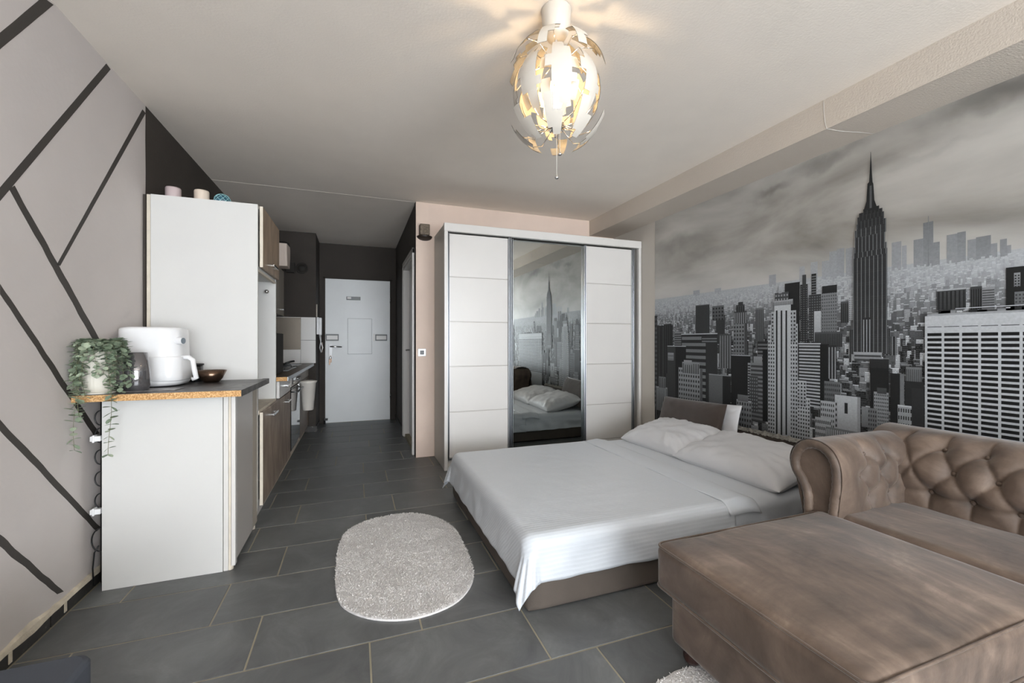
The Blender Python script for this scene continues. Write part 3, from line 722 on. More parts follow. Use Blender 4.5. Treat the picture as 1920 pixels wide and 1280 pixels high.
box('side_panel', -1.103, TX1, 3.63, 3.655, 0.09, 1.975, M['whitem'], tall, 0.001)
box('back_panel', -1.103, -1.09, 3.02, 3.63, 0.1, 1.97, M['whitem'], tall)
box('top_panel', -1.103, TX1-.002, 3.02, 3.63, 1.955, 1.974, M['whitem'], tall)
box('shelf', -1.09, TX1-.004, 3.02, 3.63, 1.575, 1.60, M['whitem'], tall)
box('shelf', -1.09, TX1+.002, 3.02, 3.63, 0.675, 0.70, M['edge'], tall)
box('wall_filler', XL+.002, XL+.012, 3.0, 3.06, 0.0, 1.97, M['dark'], tall); box('wall_filler', -1.125, -1.108, 3.012, 3.04, 0.9, 1.975, M['edge'], tall)
for z0, z1, mt in ((1.595, 1.975, 'oak_up'), (0.105, 0.685, 'oak')):
    dd = box('door', TX1+.003, TX1+.021, 3.045, 3.645, z0, z1, M[mt], tall, 0.001)
    box('door_edge', TX1+.003, TX1+.0205, 3.0425, 3.0455, z0, z1, M['edge'], dd)
    zz = z0+.045 if z0 > 1 else z1-.055
    mesh('handle', *join([box_vf(TX1+.021, TX1+.05, 3.27, 3.28, zz, zz+.010, .001), box_vf(TX1+.021, TX1+.05, 3.41, 3.42, zz, zz+.010, .001), box_vf(TX1+.040, TX1+.05, 3.26, 3.43, zz-.003, zz+.013, .002)]), M['chrome'], dd)
box('pull_down_edge', TX1-.02, TX1, 3.02, 3.63, 1.565, 1.578, M['edge'], tall)
mesh('cup_hook', *join([tube_vf([(-0.62, 3.629, 1.50), (-0.62, 3.60, 1.50)], 0.006), sphere_vf((-0.62, 3.59, 1.50), .016)]), M['chrome'], tall, True)
box('plinth', -1.1, -0.60, 2.99, 3.655, 0, 0.09, M['white'], tall)
box('floor_filler', -0.60, -0.567, 2.99, 3.01, 0.09, 0.86, M['white'], tall)
# tray and candles on top
tr = tag(mesh('tray', *join([box_vf(-1.10, -0.62, 3.05, 3.3, 1.976, 1.984, .003), box_vf(-1.13, -1.09, 3.05, 3.3, 1.984, 1.99, .002)]), M['black']), 'thin black tray lying on the tall cabinet', 'tray')
for x0, mt, lab in ((-1.052, 'candle1', 'lilac pillar candle on the tall cabinet, next to the wall'), (-0.905, 'candle2', 'cream pillar candle between the lilac candle and the teal ball')):
    c = thing('candle', lab, 'candle', (x0, 3.17, 1.985), 'pillar candles on the tall cabinet')
    lathe('wax', [(0.038, 1.985), (0.040, 1.99), (0.040, 2.065), (0.037, 2.072), (0.03, 2.068), (0.0001, 2.066)], x0, 3.17, M[mt], c, 28)
    tube('wick', [(x0, 3.17, 2.065), (x0+.002, 3.17, 2.08)], 0.0012, M['black'], c, 6)
bl = thing('mosaic_ball', 'teal mosaic decorative ball with a pale net pattern on the tall cabinet', 'ornament', (-0.805, 3.19, 1.985))
cc = (-0.800, 3.19, 2.027)
mesh('ball', *sphere_vf(cc, 0.045, 24, 14, .93), M['blue_shell'], bl, True)
rb = []
for k in range(10):
    for s in (1, -1):
        a0 = 2*PI*k/10; rb.append(tube_vf([(cc[0]+.046*math.sin(t)*math.cos(a0+s*t*.9), cc[1]+.046*math.sin(t)*math.sin(a0+s*t*.9), cc[2]+.0425*math.cos(t)) for t in np.linspace(.15, PI-.15, 18)], .0016, 4))
mesh('net', *join(rb), M['teal_line'], bl, True)
# gap beside the peninsula: pipe with looped cable and two white clips
pp = thing('cable_bundle', 'black looped cable with white clips in the gap beside the peninsula cabinet', 'cable', (-1.11, 2.47, 0))
tube('pipe', [(-1.098, 2.50, 0.02), (-1.098, 2.50, 0.86)], 0.009, M['black'], pp)
for z in (0.78, 0.70, 0.60, 0.50, 0.40, 0.22):
    s = 0.022 if z > .25 else .035
    tube('loop', [(-1.100-s*.9*math.cos(t), 2.485, z+s*1.5*math.sin(t)) for t in np.linspace(-1.7, 1.7, 14)], 0.0028, M['black'], pp, 6)
tube('loop', [(-1.118, 2.47, .02), (-1.121, 2.47, .1), (-1.115, 2.47, .17), (-1.100, 2.47, .2)], .003, M['black'], pp, 6)
for z in (0.69, 0.36): mesh('clip', *join([box_vf(-1.124, -1.085, 2.45, 2.475, z-.012, z+.012, .003), box_vf(-1.115, -1.106, 2.447, 2.476, z-.017, z+.017, .003)]), M['plastic'], pp)

# ------------------------------------------------------------------ kitchen run
kc = thing('kitchen_base_cabinet', 'white and oak-look base unit with a top drawer beside the tall cabinet', 'cabinet', (-0.85, 4.0, 0))
box('carcass', -1.12, -0.575, 3.66, 4.30, 0.09, 0.825, M['whitem'], kc)
def hand(y0, y1, z, p, x=-0.553): return mesh('handle', *join([box_vf(x, x+.028, y0+.01, y0+.02, z, z+.01, .001), box_vf(x, x+.028, y1-.02, y1-.01, z, z+.01, .001), box_vf(x+.02, x+.03, y0, y1, z-.003, z+.012, .002)]), M['chrome'], p)
dr = box('drawer', -0.573, -0.553, 3.70, 4.295, 0.69, 0.82, M['white'], kc, 0.002); hand(3.95, 4.12, .76, dr)
dd = box('door', -0.573, -0.553, 3.66, 4.295, 0.10, 0.683, M['oak'], kc, 0.002); hand(3.95, 4.12, .625, dd)
ov = thing('oven', 'built-in oven with glossy door and dark control panel', 'oven', (-0.85, 4.62, 0))
box('oven_body', -1.12, -0.575, 4.302, 4.94, 0.09, 0.825, M['blackm'], ov)
cp = box('control_panel', -0.575, -0.548, 4.304, 4.936, 0.715, 0.825, M['grey_gloss'], ov, 0.003)
mesh('display', *puff_vf(-0.552, -0.543, 4.38, 4.62, 0.735, 0.79, r=.004, n=8), M['blackgloss'], cp, True)
for k in range(4): tube('knob', [(-0.548, 4.68+k*.06, .765), (-0.53, 4.68+k*.06, .765)], .014, M['chrome'], cp, 14)
gd = box('oven_door', -0.575, -0.548, 4.304, 4.936, 0.14, 0.705, M['blackgloss'], ov, 0.004)
mesh('door_handle', *join([tube_vf([(-0.505, 4.34, .665), (-0.505, 4.90, .665)], .008), tube_vf([(-0.548, 4.37, .665), (-0.505, 4.37, .665)], .006), tube_vf([(-0.548, 4.87, .665), (-0.505, 4.87, .665)], .006)]), M['alu'], gd, True)
k2 = thing('sink_cabinet', 'grey and oak-look base unit between oven and dark end wall', 'cabinet', (-0.85, 5.4, 0))
box('carcass', -1.12, -0.575, 4.942, YE-.004, 0.09, 0.825, M['whitem'], k2)
box('door', -0.573, -0.553, 4.945, 5.4, 0.10, 0.70, M['oak'], k2, 0.002); box('door', -0.573, -0.553, 5.405, YE-.006, 0.10, 0.70, M['oak'], k2, 0.002)
box('fascia', -0.573, -0.553, 4.945, YE-.006, 0.705, 0.82, M['greige'], k2, 0.002)
for o_, a, b in ((kc, 3.657, 4.30), (ov, 4.302, 4.94), (k2, 4.942, YE-.004)): box('plinth', -0.615, -0.600, a, b, 0, 0.09, M['edge'], o_)
wt = thing('kitchen_worktop', 'brown-grey kitchen worktop with raw chipboard end over the base units', 'worktop', (-0.82, 4.7, .825))
box('top_board', XL+.002, -0.492, 3.665, YE-.002, .826, .858, mat('brown_worktop', S(104, 92, 80), .4, var=.15, vscale=8), wt, .002)
box('raw_end', -1.1, -0.495, 3.6625, 3.666, .827, .857, M['osb'], wt)
box('metal_edge', -0.4935, -0.489, 3.67, YE-.003, .828, .857, M['alu'], wt)
mw = thing('microwave', 'black microwave on the worktop behind the tall cabinet', 'microwave', (-0.85, 3.93, .858))
mesh('body', *box_vf(-1.08, -0.60, 3.72, 4.13, .866, 1.20, .008), M['black'], mw); box('door', -0.60, -0.585, 3.722, 4.03, .87, 1.196, M['blackm'], mw, .004)
box('keypad', -0.60, -0.587, 4.033, 4.128, .87, 1.196, M['blackm'], mw, .003)
for a in (-1.02, -.66):
    for b in (3.76, 4.09): lathe('foot', [(.012, .8585), (.012, .868)], a, b, M['black'], mw, 10)
hb = thing('hob', 'steel gas hob set in the kitchen worktop', 'hob', (-0.82, 4.65, .858))
box('hob_plate', -1.06, -0.58, 4.36, 4.93, .8585, .868, M['alu'], hb, .003)
for a in (-.95, -.70):
    for b in (4.5, 4.78):
        lathe('burner', [(.045, .868), (.045, .878), (.025, .884), (.0001, .885)], a, b, M['black'], hb, 20)
mesh('pan_support', *join([box_vf(-1.02, -.62, b-.004, b+.004, .888, .896) for b in (4.42, 4.5, 4.58, 4.7, 4.78, 4.86)]+[box_vf(a-.004, a+.004, 4.4, 4.88, .882, .889) for a in (-1.02, -.82, -.62)]+[box_vf(a-.005, a+.005, b-.005, b+.005, .868, .884) for a in (-1.02, -.62) for b in (4.41, 4.87)]), M['black'], hb)
pn = thing('frying_pan', 'black frying pan on the hob', 'pan', (-.70, 4.5, .9))
lathe('pan_body', [(.0001, .897), (.085, .897), (.11, .925), (.112, .925), (.087, .90), (.0001, .901)], -.72, 4.5, M['black'], pn, 28)
tube('handle', [(-.63, 4.55, .92), (-.59, 4.58, .935), (-.56, 4.60, .94)], .010, M['black'], pn)
sk2 = thing('kitchen_sink', 'steel sink at the end of the kitchen worktop', 'sink', (-.8, 5.4, .858))
mesh('basin_rim', *join([box_vf(-1.05, -.6, 5.15, 5.19, .8585, .864), box_vf(-1.05, -.6, 5.6, 5.64, .8585, .864), box_vf(-1.05, -1.0, 5.15, 5.64, .8585, .864), box_vf(-.64, -.6, 5.15, 5.64, .8585, .864), box_vf(-1.0, -.64, 5.19, 5.6, .8582, .8592)]), M['alu'], sk2)
tube('tap', [(-1.03, 5.4, .864), (-1.03, 5.4, 1.06), (-1.0, 5.4, 1.12), (-.94, 5.4, 1.13), (-.88, 5.4, 1.10)], .011, M['chrome'], sk2)
# bin hanging on the oven
bn = thing('hanging_bin', 'off-white plastic bin hanging in front of the base units', 'bin', (-.46, 4.88, .42))
V, F = [], []
def binring(cx, cy, z, rx, ry, n=28): return [(cx+rx*math.cos(2*PI*i/n), cy+ry*math.sin(2*PI*i/n), z) for i in range(n)]
prof_ = [(.42, .048), (.425, .054), (.70, .076), (.705, .084), (.715, .084), (.713, .072), (.44, .05)]
for z, r in prof_: V += binring(-.466, 4.88, z, r, r*1.0)
n = 28
for j in range(len(prof_)-1):
    for i in range(n): F.append([j*n+i, j*n+(i+1) % n, (j+1)*n+(i+1) % n, (j+1)*n+i])
F.append(list(range(n))[::-1]); F.append([(len(prof_)-1)*n+i for i in range(n)])
mesh('bucket', V, F, M['bin'], bn, True)
lid = lathe_vf([(.086, .712), (.088, .72), (.05, .728), (.0001, .73)], -.466, 4.88, 28)
mesh('lid', *lid, M['bin'], bn, True)
tube('hanging_hook', [(-.55, 4.80, .66), (-.545, 4.80, .72), (-.53, 4.83, .725), (-.52, 4.84, .70)], .004, M['chrome'], bn, 6)
# uppers
uc = thing('wall_cabinet', 'greige wall cabinet with chrome handle above the kitchen worktop', 'cabinet', (-.97, 4.9, 1.43))
box('carcass', XL+.001, -.815, 3.70, 5.655, 1.435, 1.95, M['whitem'], uc)
for a, b in ((3.70, 4.35), (4.352, 5.0), (5.002, 5.655)):
    d_ = box('door', -.815, -.797, a, b, 1.43, 1.955, M['greige'], uc, .002); hand(b-.22, b-.05, 1.49, d_, -.797)
mesh('paper_box', *puff_vf(-.98, -.71, 5.25, 5.5, 1.957, 2.215, r=.008, n=8, wob=.008), M['bag'], None); 
tag(bpy.data.objects['paper_box'], 'pale paper bag standing on the wall cabinet', 'bag')
bs = thing('splashback', 'brushed steel splashback on the end wall over the worktop', 'splashback', (-.78, YE-.006, 1.03))
box('steel_sheet', -1.13, -.641, YE-.012, YE-.0062, 1.03, 1.425, M['steel'], bs, .001)
for x in (-.66,):
    for z in (1.05, 1.405): lathe('screw', [(.004, z-.002), (.004, z+.002)], x, YE-.0135, M['chrome'], bs, 8)
tl = thing('wall_tile_panel', 'large white wall tiles on the kitchen end wall', 'tiles', (-.8, YE-.003, .86))
for x0, x1, z0, z1 in ((-.64, XH0-.002, 1.148, 1.432), (-.64, XH0-.002, .86, 1.145), (-1.135, -.643, .86, 1.145), (-1.135, -.643, 1.148, 1.432)):
    box('tile', x0, x1, YE-.006, YE-.0005, z0, z1, M['white'], tl, .001)
fl = thing('flue_pipe', 'black painted pipe and junction box high on the end wall', 'pipe', (-.78, YE-.03, 1.98))
tube('pipe', [(-1.13, YE-.03, 2.335), (-.80, YE-.03, 2.335), (-.775, YE-.03, 2.32), (-.77, YE-.03, 2.29), (-.77, YE-.03, 2.1)], .014, M['black'], fl, 10)
box('junction_box', -.80, -.705, YE-.06, YE-.001, 1.975, 2.10, M['blackm'], fl, .004)
vt = thing('round_vent', 'round black vent ring on the dark end wall', 'vent', (-.63, YE, 2.04))
def ring_y(cx, y, cz, R, r): return tube_vf([(cx+R*math.cos(t), y, cz+R*math.sin(t)) for t in np.linspace(0, 2*PI, 33)[:-1]], r, 8, True)
mesh('ring', *join([ring_y(-.63, YE-.008, 2.04, .062, .008), ring_y(-.63, YE-.004, 2.04, .048, .003)]), M['blackm'], vt, True)
vd = mesh('cover_disc', *lathe_vf([(.0001, 0), (.046, 0), (.046, .004), (.0001, .004)], 0, 0, 24), M['blackm'], vt, True)
vd.rotation_euler = (PI/2, 0, 0); vd.location = (0, -.004, 0)
# intercom
ic = thing('intercom_phone', 'white intercom handset with hanging cord beside the entrance door', 'intercom', (XH0+.03, 5.98, 1.0))
box('base', XH0, XH0+.03, 5.945, 6.035, 1.22, 1.44, M['plastic'], ic, .006)
box('handset', XH0+.028, XH0+.062, 5.955, 5.995, 1.21, 1.435, M['plastic'], ic, .010, 3)
tube('cord', [(XH0+.045, 5.975, 1.212), (XH0+.05, 5.98, 1.14), (XH0+.035, 5.99, 1.05), (XH0+.05, 6.0, .99), (XH0+.07, 6.01, 1.05), (XH0+.045, 6.0, 1.13), (XH0+.03, 6.01, 1.22)], .006, M['plastic'], ic, 8)
tag(box('cable_cover', XH0, XH0+.014, 5.90, 5.93, 1.44, 1.60, M['greige'], None, .002), 'pale cable cover strip above the intercom', 'cover')
kr = thing('key_hook', 'small pale key hanging on the dark door surround', 'key', (-.435, YD-.01, .98))
box('tag', -.443, -.427, YD-.012, YD-.001, .98, 1.12, M['steel'], kr, .003)

# ------------------------------------------------------------------ things on the peninsula
ZT = 0.8985
pf = thing('potted_eucalyptus', 'trailing eucalyptus plant in a ribbed cream pot on the worktop end', 'plant', (-1.035, 2.45, ZT))
pcx, pcy = -1.076, 2.415
V = []; F = []; n = 96
pr = [(.033, 0), (.046, .003), (.055, .03), (.0595, .08), (.061, .15), (.058, .186), (.055, .188), (.054, .175)]
for r, z in pr:
    for i in range(n):
        a = 2*PI*i/n; k = r+(0.0022*(abs(math.cos(a*16))-.5) if .003 < z < .187 else 0)
        V.append((pcx+k*math.cos(a), pcy+k*math.sin(a), ZT+.004+z))
for j in range(len(pr)-1):
    for i in range(n): F.append([j*n+i, j*n+(i+1) % n, (j+1)*n+(i+1) % n, (j+1)*n+i])
F.append(list(range(n))[::-1]); mesh('pot', V, F, M['pot'], pf, True)
lathe('saucer', [(.0001, ZT+.0005), (.056, ZT+.0005), (.062, ZT+.008), (.054, ZT+.006), (.0001, ZT+.004)], pcx, pcy, M['pot'], pf, 32)
lathe('soil', [(.0001, ZT+.182), (.0545, ZT+.18)], pcx, pcy, M['soil'], pf, 24)
LV = [(0, 0, 0)]+[(.5+.5*math.cos(PI-t)*1.0, .40*math.sin(t)*(1 if True else 0), .06*math.sin(t)**2) for t in np.linspace(0, PI, 5)[1:]]+[(.5+.5*math.cos(PI-t), -.40*math.sin(t), .06*math.sin(t)**2) for t in np.linspace(PI, 0, 5)[1:-1]]
LV = [(0, 0, 0), (.15, .26, .03), (.45, .40, .05), (.8, .3, .02), (1, 0, -.04), (.8, -.3, .02), (.45, -.40, .05), (.15, -.26, .03), (.5, 0, -.03)]
LF = [[i, (i+1) % 8, 8] for i in range(8)]
lme = bpy.data.meshes.new('leaf'); lme.from_pydata(LV, [], LF); lme.materials.append(M['leaf'])
leafs = []; stems = []
pr_ = random.Random(5)
def strand(a, drop, out=.05, top=.0, size=.030):
    P = []; N = 22; ca, sa = math.cos(a), math.sin(a)
    for i in range(N+1):
        t = i/N; s = t*(drop+.12)
        if s < .09: r = .02+s*.75; z = ZT+.19+.03*math.sin(s/.09*PI*.8)+top
        else:
            r = .02+.068+min(out, (s-.09)*.5)*(.4); z = ZT+.205+top*(1-t)-(s-.09)
        w = .006*math.sin(t*9+a*5)
        x = pcx+r*ca-w*sa; y = pcy+r*sa+w*ca
        x = max(x, XL+.012)
        if z < ZT+.03: y = min(y, 2.335)
        P.append((x, y, z))
    stems.append(tube_vf(P, .0009, 4))
    k = 0
    for i in range(2, N+1):
        p = Vector(P[i]); d = (p-Vector(P[i-1])).normalized(); rot0 = pr_.random()*PI
        for s in (0, 1):
            leafs.append((p, rot0+s*PI+pr_.uniform(-.4, .4), size*pr_.uniform(.8, 1.3)*(1-.25*i/N), pr_.uniform(-.5, .9)))
for i in range(24):
    a = 2*PI*i/24+pr_.uniform(-.1, .1); front = -PI*.95 < math.atan2(math.sin(a), math.cos(a)) < .2
    dr_ = pr_.uniform(.07, .19) if front else pr_.uniform(.0, .08)
    strand(a, dr_, pr_.uniform(.02, .07), pr_.uniform(0, .02))
strand(-1.84, .40, .06, .01, .034); strand(-1.7, .28, .06, .01, .032); strand(-.83, .43, .06, .01, .034); strand(-.70, .2, .05, 0, .030)
mesh('stems', *join(stems), M['stem'], pf, True)
for k in range(60): 
    a = pr_.random()*2*PI; r = pr_.random()*.065; leafs.append((Vector((pcx+r*math.cos(a), pcy+r*math.sin(a), ZT+.195+pr_.random()*.05)), pr_.random()*2*PI, .027*pr_.uniform(.8, 1.3), pr_.uniform(-.3, .6)))
leafs.sort(key=lambda q: q[0].y+q[0].x*.25)
bulkV = []; bulkF = []
for i, (p, rz, sz, tl_) in enumerate(leafs):
    if p.x < XL+.02: p = Vector((XL+.024, p.y, p.z))
    mtx = Matrix.Rotation(rz, 4, 'Z') @ Matrix.Rotation(tl_, 4, 'Y')
    if i < 300:
        o = bpy.data.objects.new('leaf', lme); link(o, pf, tuple(p)); o.rotation_euler = mtx.to_euler(); o.scale = (sz, sz, sz)
    else:
        n0 = len(bulkV); bulkV += [tuple(p+(mtx @ (Vector(v)*sz))) for v in LV]; bulkF += [[a+n0 for a in f] for f in LF]
o = mesh('foliage', bulkV, bulkF, M['leaf'], pf); o['kind'] = 'stuff'

vs = thing('smoked_glass_vase', 'smoked glass vase with dark base beside the potted plant', 'vase', (-.925, 2.475, ZT))
vx, vy = -.962, 2.475
lathe('glass', [(.032, ZT+.001), (.044, ZT+.006), (.050, ZT+.03), (.049, ZT+.09), (.039, ZT+.180), (.0365, ZT+.180), (.046, ZT+.09), (.047, ZT+.036), (.0001, ZT+.034)], vx, vy, M['smoke'], vs, 36)
lathe('dark_base', [(.0001, ZT+.004), (.040, ZT+.004), (.0455, ZT+.012), (.0462, ZT+.032), (.0001, ZT+.033)], vx, vy, M['blackgloss'], vs, 32)

af = thing('air_fryer', 'white air fryer with round dial and basket handle on the worktop', 'air fryer', (-.90, 2.75, ZT))
def rrect(cx, cy, hx, hy, r, n=10):
    P = []
    for sx, sy, a0 in ((1, 1, 0), (-1, 1, PI/2), (-1, -1, PI), (1, -1, 3*PI/2)):
        for i in range(n): a = a0+PI/2*i/(n-1); P.append((cx+sx*(hx-r)+r*math.cos(a), cy+sy*(hy-r)+r*math.sin(a)))
    return P
def loft(sections):
    V = []; F = []; n = len(sections[0][0])
    for pts, z in sections: V += [(x, y, z) for x, y in pts]
    for j in range(len(sections)-1):
        for i in range(n): F.append([j*n+i, j*n+(i+1) % n, (j+1)*n+(i+1) % n, (j+1)*n+i])
    F.append(list(range(n))[::-1]); F.append([(len(sections)-1)*n+i for i in range(n)]); return V, F
ax, ay = -.985, 2.735
sec = [(.105, .108, .0), (.118, .118, .006), (.126, .125, .02), (.126, .125, .05), (.122, .121, .14), (.120, .119, .27), (.119, .118, .288), (.115, .113, .297), (.102, .10, .301)]
mesh('housing', *loft([(rrect(ax, ay, a*1.10, b, min(.08, b-.01)), ZT+.004+z) for a, b, z in sec]), M['plastic'], af, True)
# basket front faces +x (toward the kitchen aisle) and slightly to the camera
bk_ = mesh('basket_front', *loft([(rrect(ax+.062, ay-.004, .080*k, .1255*k, .06*k), ZT+z) for k, z in ((.96, .030), (.995, .035), (1, .06), (1, .148), (.98, .155))]), M['plastic'], af, True)
tube('handle', [(ax+.125, ay-.05, ZT+.150), (ax+.165, ay-.06, ZT+.148), (ax+.182, ay-.062, ZT+.135), (ax+.188, ay-.062, ZT+.09), (ax+.198, ay-.062, ZT+.040), (ax+.180, ay-.06, ZT+.035)], .012, M['plastic'], bk_, 10)
dl = mesh('dial', *tube_vf([(ax+.10, ay-.07, ZT+.235), (ax+.148, ay-.085, ZT+.235)], .019, 24), M['plastic'], af, False)
mesh('dial_face', *tube_vf([(ax+.147, ay-.0847, ZT+.235), (ax+.1495, ay-.0855, ZT+.235)], .016, 24), mat('dial_grey', S(120, 130, 138), .3), dl, False)
cpn = thing('coffee_press', 'small black lidded pot behind the air fryer handle', 'pot', (-.868, 2.93, ZT))
lathe('pot', [(.0001, ZT+.001), (.034, ZT+.001), (.037, ZT+.01), (.034, ZT+.09), (.030, ZT+.092), (.0001, ZT+.093)], -.868, 2.945, M['blackgloss'], cpn, 24)
lathe('lid', [(.038, ZT+.094), (.038, ZT+.103), (.0001, ZT+.105)], -.868, 2.945, M['black'], cpn, 24)
tag(lathe('metal_bowl', [(.0001, ZT+.001), (.035, ZT+.001), (.052, ZT+.02), (.075, ZT+.068), (.073, ZT+.068), (.05, ZT+.023), (.033, ZT+.005), (.0001, ZT+.005)], -.770, 2.86, M['bronze'], None, 36), 'small dark bronze metal bowl on the worktop right of the air fryer', 'bowl')
tag(box('magazine', -1.0, -.80, 2.43, 2.56, ZT+.0005, ZT+.0035, mat('grey_print', S(120, 118, 118), .4, var=.6, vscale=30), None, .0005), 'flat grey printed sheet lying by the glass vase', 'magazine')

# ------------------------------------------------------------------ rug(s)
def rug(name, label, outline, z=0.002, h=.018, nblade=42000, col=S(216, 213, 211), seed=3):
    rr = np.random.default_rng(seed); t = thing(name, label, 'rug', (float(np.mean([p[0] for p in outline])), float(np.mean([p[1] for p in outline])), 0))
    n = len(outline); cx, cy = np.mean(np.array(outline), axis=0)
    V = [(cx+(x-cx)*k, cy+(y-cy)*k, zz) for k, zz in ((1, 0.0005), (1.0, h*.45), (.97, h*.6)) for x, y in outline]+[(cx, cy, h*.6)]
    F = [[j*n+i, j*n+(i+1) % n, (j+1)*n+(i+1) % n, (j+1)*n+i] for j in range(2) for i in range(n)]+[[2*n+i, 2*n+(i+1) % n, 3*n] for i in range(n)]
    m1 = mat(name+'_wool', col, .95, bump=.5, bscale=120, bdist=.01, var=.05, vscale=40)
    mesh('backing', V, F, m1, t)
    O = np.array(outline); A, B = O.min(0), O.max(0); pts = rr.uniform(A, B, (int(nblade*1.5), 2))
    ins = np.zeros(len(pts), bool)
    for i in range(n):
        x0, y0 = O[i]; x1, y1 = O[(i+1) % n]
        c = ((y0 > pts[:, 1]) != (y1 > pts[:, 1])) & (pts[:, 0] < (x1-x0)*(pts[:, 1]-y0)/(y1-y0+1e-12)+x0); ins ^= c
    pts = pts[ins][:nblade]; N = len(pts)
    cl = np.array([noise.noise(Vector((p[0]*22, p[1]*22, 0)))*3+noise.noise(Vector((p[0]*9, p[1]*9, 5)))*2 for p in pts])
    ang = cl+rr.normal(0, 1.3, N); ln = rr.uniform(.005, .011, N); wd_ = rr.uniform(.0010, .0020, N); hh = rr.uniform(.5, .9, N)*h*.34
    d = np.stack([np.cos(ang), np.sin(ang)], 1); q = np.stack([-d[:, 1], d[:, 0]], 1)
    b0 = pts-q*wd_[:, None]; b1 = pts+q*wd_[:, None]; mid = pts+d*(ln*.5)[:, None]; tip = pts+d*ln[:, None]
    VV = np.zeros((N, 5, 3)); VV[:, 0, :2] = b0; VV[:, 1, :2] = b1; VV[:, :2, 2] = h*.5
    VV[:, 2, :2] = mid+q*wd_[:, None]; VV[:, 3, :2] = mid-q*wd_[:, None]; VV[:, 2:4, 2] = (h*.55+hh)[:, None]
    VV[:, 4, :2] = tip; VV[:, 4, 2] = h*.55+hh*.8
    idx = np.arange(N)[:, None]*5
    FF = np.concatenate([idx+np.array([[0, 1, 2, 3]])], 1).tolist()+(idx+np.array([[3, 2, 4]])).tolist()
    o = mesh('pile', VV.reshape(-1, 3), FF, m1, t); o['kind'] = 'stuff'
ol = [(0.27, 2.85), (0.17, 2.845), (0.06, 2.81), (-0.03, 2.73), (-0.075, 2.62), (-0.092, 2.45), (-0.092, 2.28), (-0.088, 2.12), (-0.06, 1.96), (0.02, 1.85), (0.127, 1.783), (0.252, 1.76), (0.392, 1.797), (0.486, 1.887), (0.539, 2.01), (0.557, 2.196), (0.561, 2.32), (0.557, 2.5), (0.515, 2.65), (0.44, 2.76), (0.36, 2.825)]
def dense(ol, k=4):
    P = []; n = len(ol)
    for i in range(n):
        a, b, c, d = [np.array(ol[(i+j) % n]) for j in (-1, 0, 1, 2)]
        for s in range(k):
            t = s/k; P.append(tuple(.5*((2*b)+(-a+c)*t+(2*a-5*b+4*c-d)*t*t+(-a+3*b-3*c+d)*t**3)))
    return P
rug('rug', 'fluffy pale grey oval rug on the tiles left of the bed', dense(ol))
rug('rug', 'pale grey rug edge under the sofa chaise at the bottom of the picture', dense([(0.90, 1.10), (0.99, 1.165), (1.15, 1.165), (1.8, 1.1), (1.8, .3), (1.0, .3), (.9, .7)], 6), nblade=9000, h=.012, seed=5)

# ------------------------------------------------------------------ bed
bed = thing('bed', 'low double bed with brown fabric base and white bedding', 'bed', (1.66, 2.35, 0))
BXA, BXB, BYA, BYB, BT = .665, 2.69, 1.625, 3.09, .305
puff('base', BXA, BXB, BYA, BYB, 0.004, .20, r=.018, n=16, m=M['bedbase'], parent=bed)
puff('mattress', BXA+.01, BXB-.01, BYA+.01, BYB-.01, .195, BT-.012, r=.05, n=16, m=M['cotton'], parent=bed)
hbV, hbF = puff_vf(2.70, 2.775, 1.58, 3.13, .004, .475, r=.02, n=24, wob=.006)
mesh('headboard', hbV, hbF, M['brown_cushion'], bed, True)
V = []; F = []; N = 300
for i in range(N):     # frayed white seam along the headboard top
    y = 1.6+1.5*i/(N-1); a = noise.noise(Vector((y*40, 0, 0))); b = noise.noise(Vector((y*55, 7, 0)))
    V += [(2.695, y, .470+.012*b), (2.72+.01*a, y, .492+.013*a), (2.765, y, .478+.01*b)]
for i in range(N-1):
    for j in (0, 1): F.append([3*i+j, 3*i+j+1, 3*i+4+j, 3*i+3+j])
mesh('frayed_seam', V, F, mat('frayed_grey', S(128, 126, 120), .9, bump=.8, bscale=120, bdist=.01, var=.4, vscale=60), bed, True)
def drape(x0, x1, y0, y1, zt, R, dl_, df, db_, rc=.06, step=.012, flare=.12, left=True, wr=1.0, seed=0, edge=None):
    """cloth lying on a box and hanging over its left (x0), front (y0) and back (y1) edges"""
    A = np.arange(-dl_ if left else 0, (x1-x0)+1e-6, step); B = np.arange(-df, (y1-y0)+db_+1e-6, step)
    V = []
    W = y1-y0
    for a in A:
        for b in B:
            # distance outside of the rectangle shrunk by rc (round corners)
            qa = min(a-rc, 0) if left else 0; qb = min(b-rc, 0) if b < W/2 else max(b-(W-rc), 0)
            r = math.hypot(qa, qb)
            px, py = (max(a, rc) if left else a), min(max(b, rc), W-rc)
            if r > 1e-9:
                nx, ny = qa/r, qb/r
                s = r-(rc-R) if r > rc-R else 0      # arc length past the start of the rounding
                if s <= 0: ox, dz = r, 0
                elif s < R*PI/2: ox = (rc-R)+R*math.sin(s/R); dz = R*(1-math.cos(s/R))
                else:
                    e = s-R*PI/2; ang = math.atan2(ny, nx); corner = abs(nx*ny)*2
                    fold = noise.noise(Vector((a*9+seed, b*9, 1)))*.02+corner*(.013*math.sin(ang*22))*min(1, e/.08)
                    k = flare*(1+corner*2.4); ox = rc+e*k+wr*fold*min(1, e/.06); dz = R+e*(1-k*.35)
                x = px+nx*ox; y = py+ny*ox; z = -dz
            else: x, y, z = px, py, 0
            X, Y = x0+x, y0+y
            z += .0035*noise.noise(Vector((X*3, Y*3, seed)))+.0015*noise.noise(Vector((X*9, Y*14, seed)))
            if edge and a > (x1-x0)-.02: X += edge(Y)
            V.append((X, Y, zt+z))
    return V, grid_faces(len(A), len(B))
sheet = mesh('fitted_sheet', *drape(1.70, 2.68, BYA, BYB, BT, .05, 0, .17, .17, left=False, seed=4), M['cotton'], bed, True)
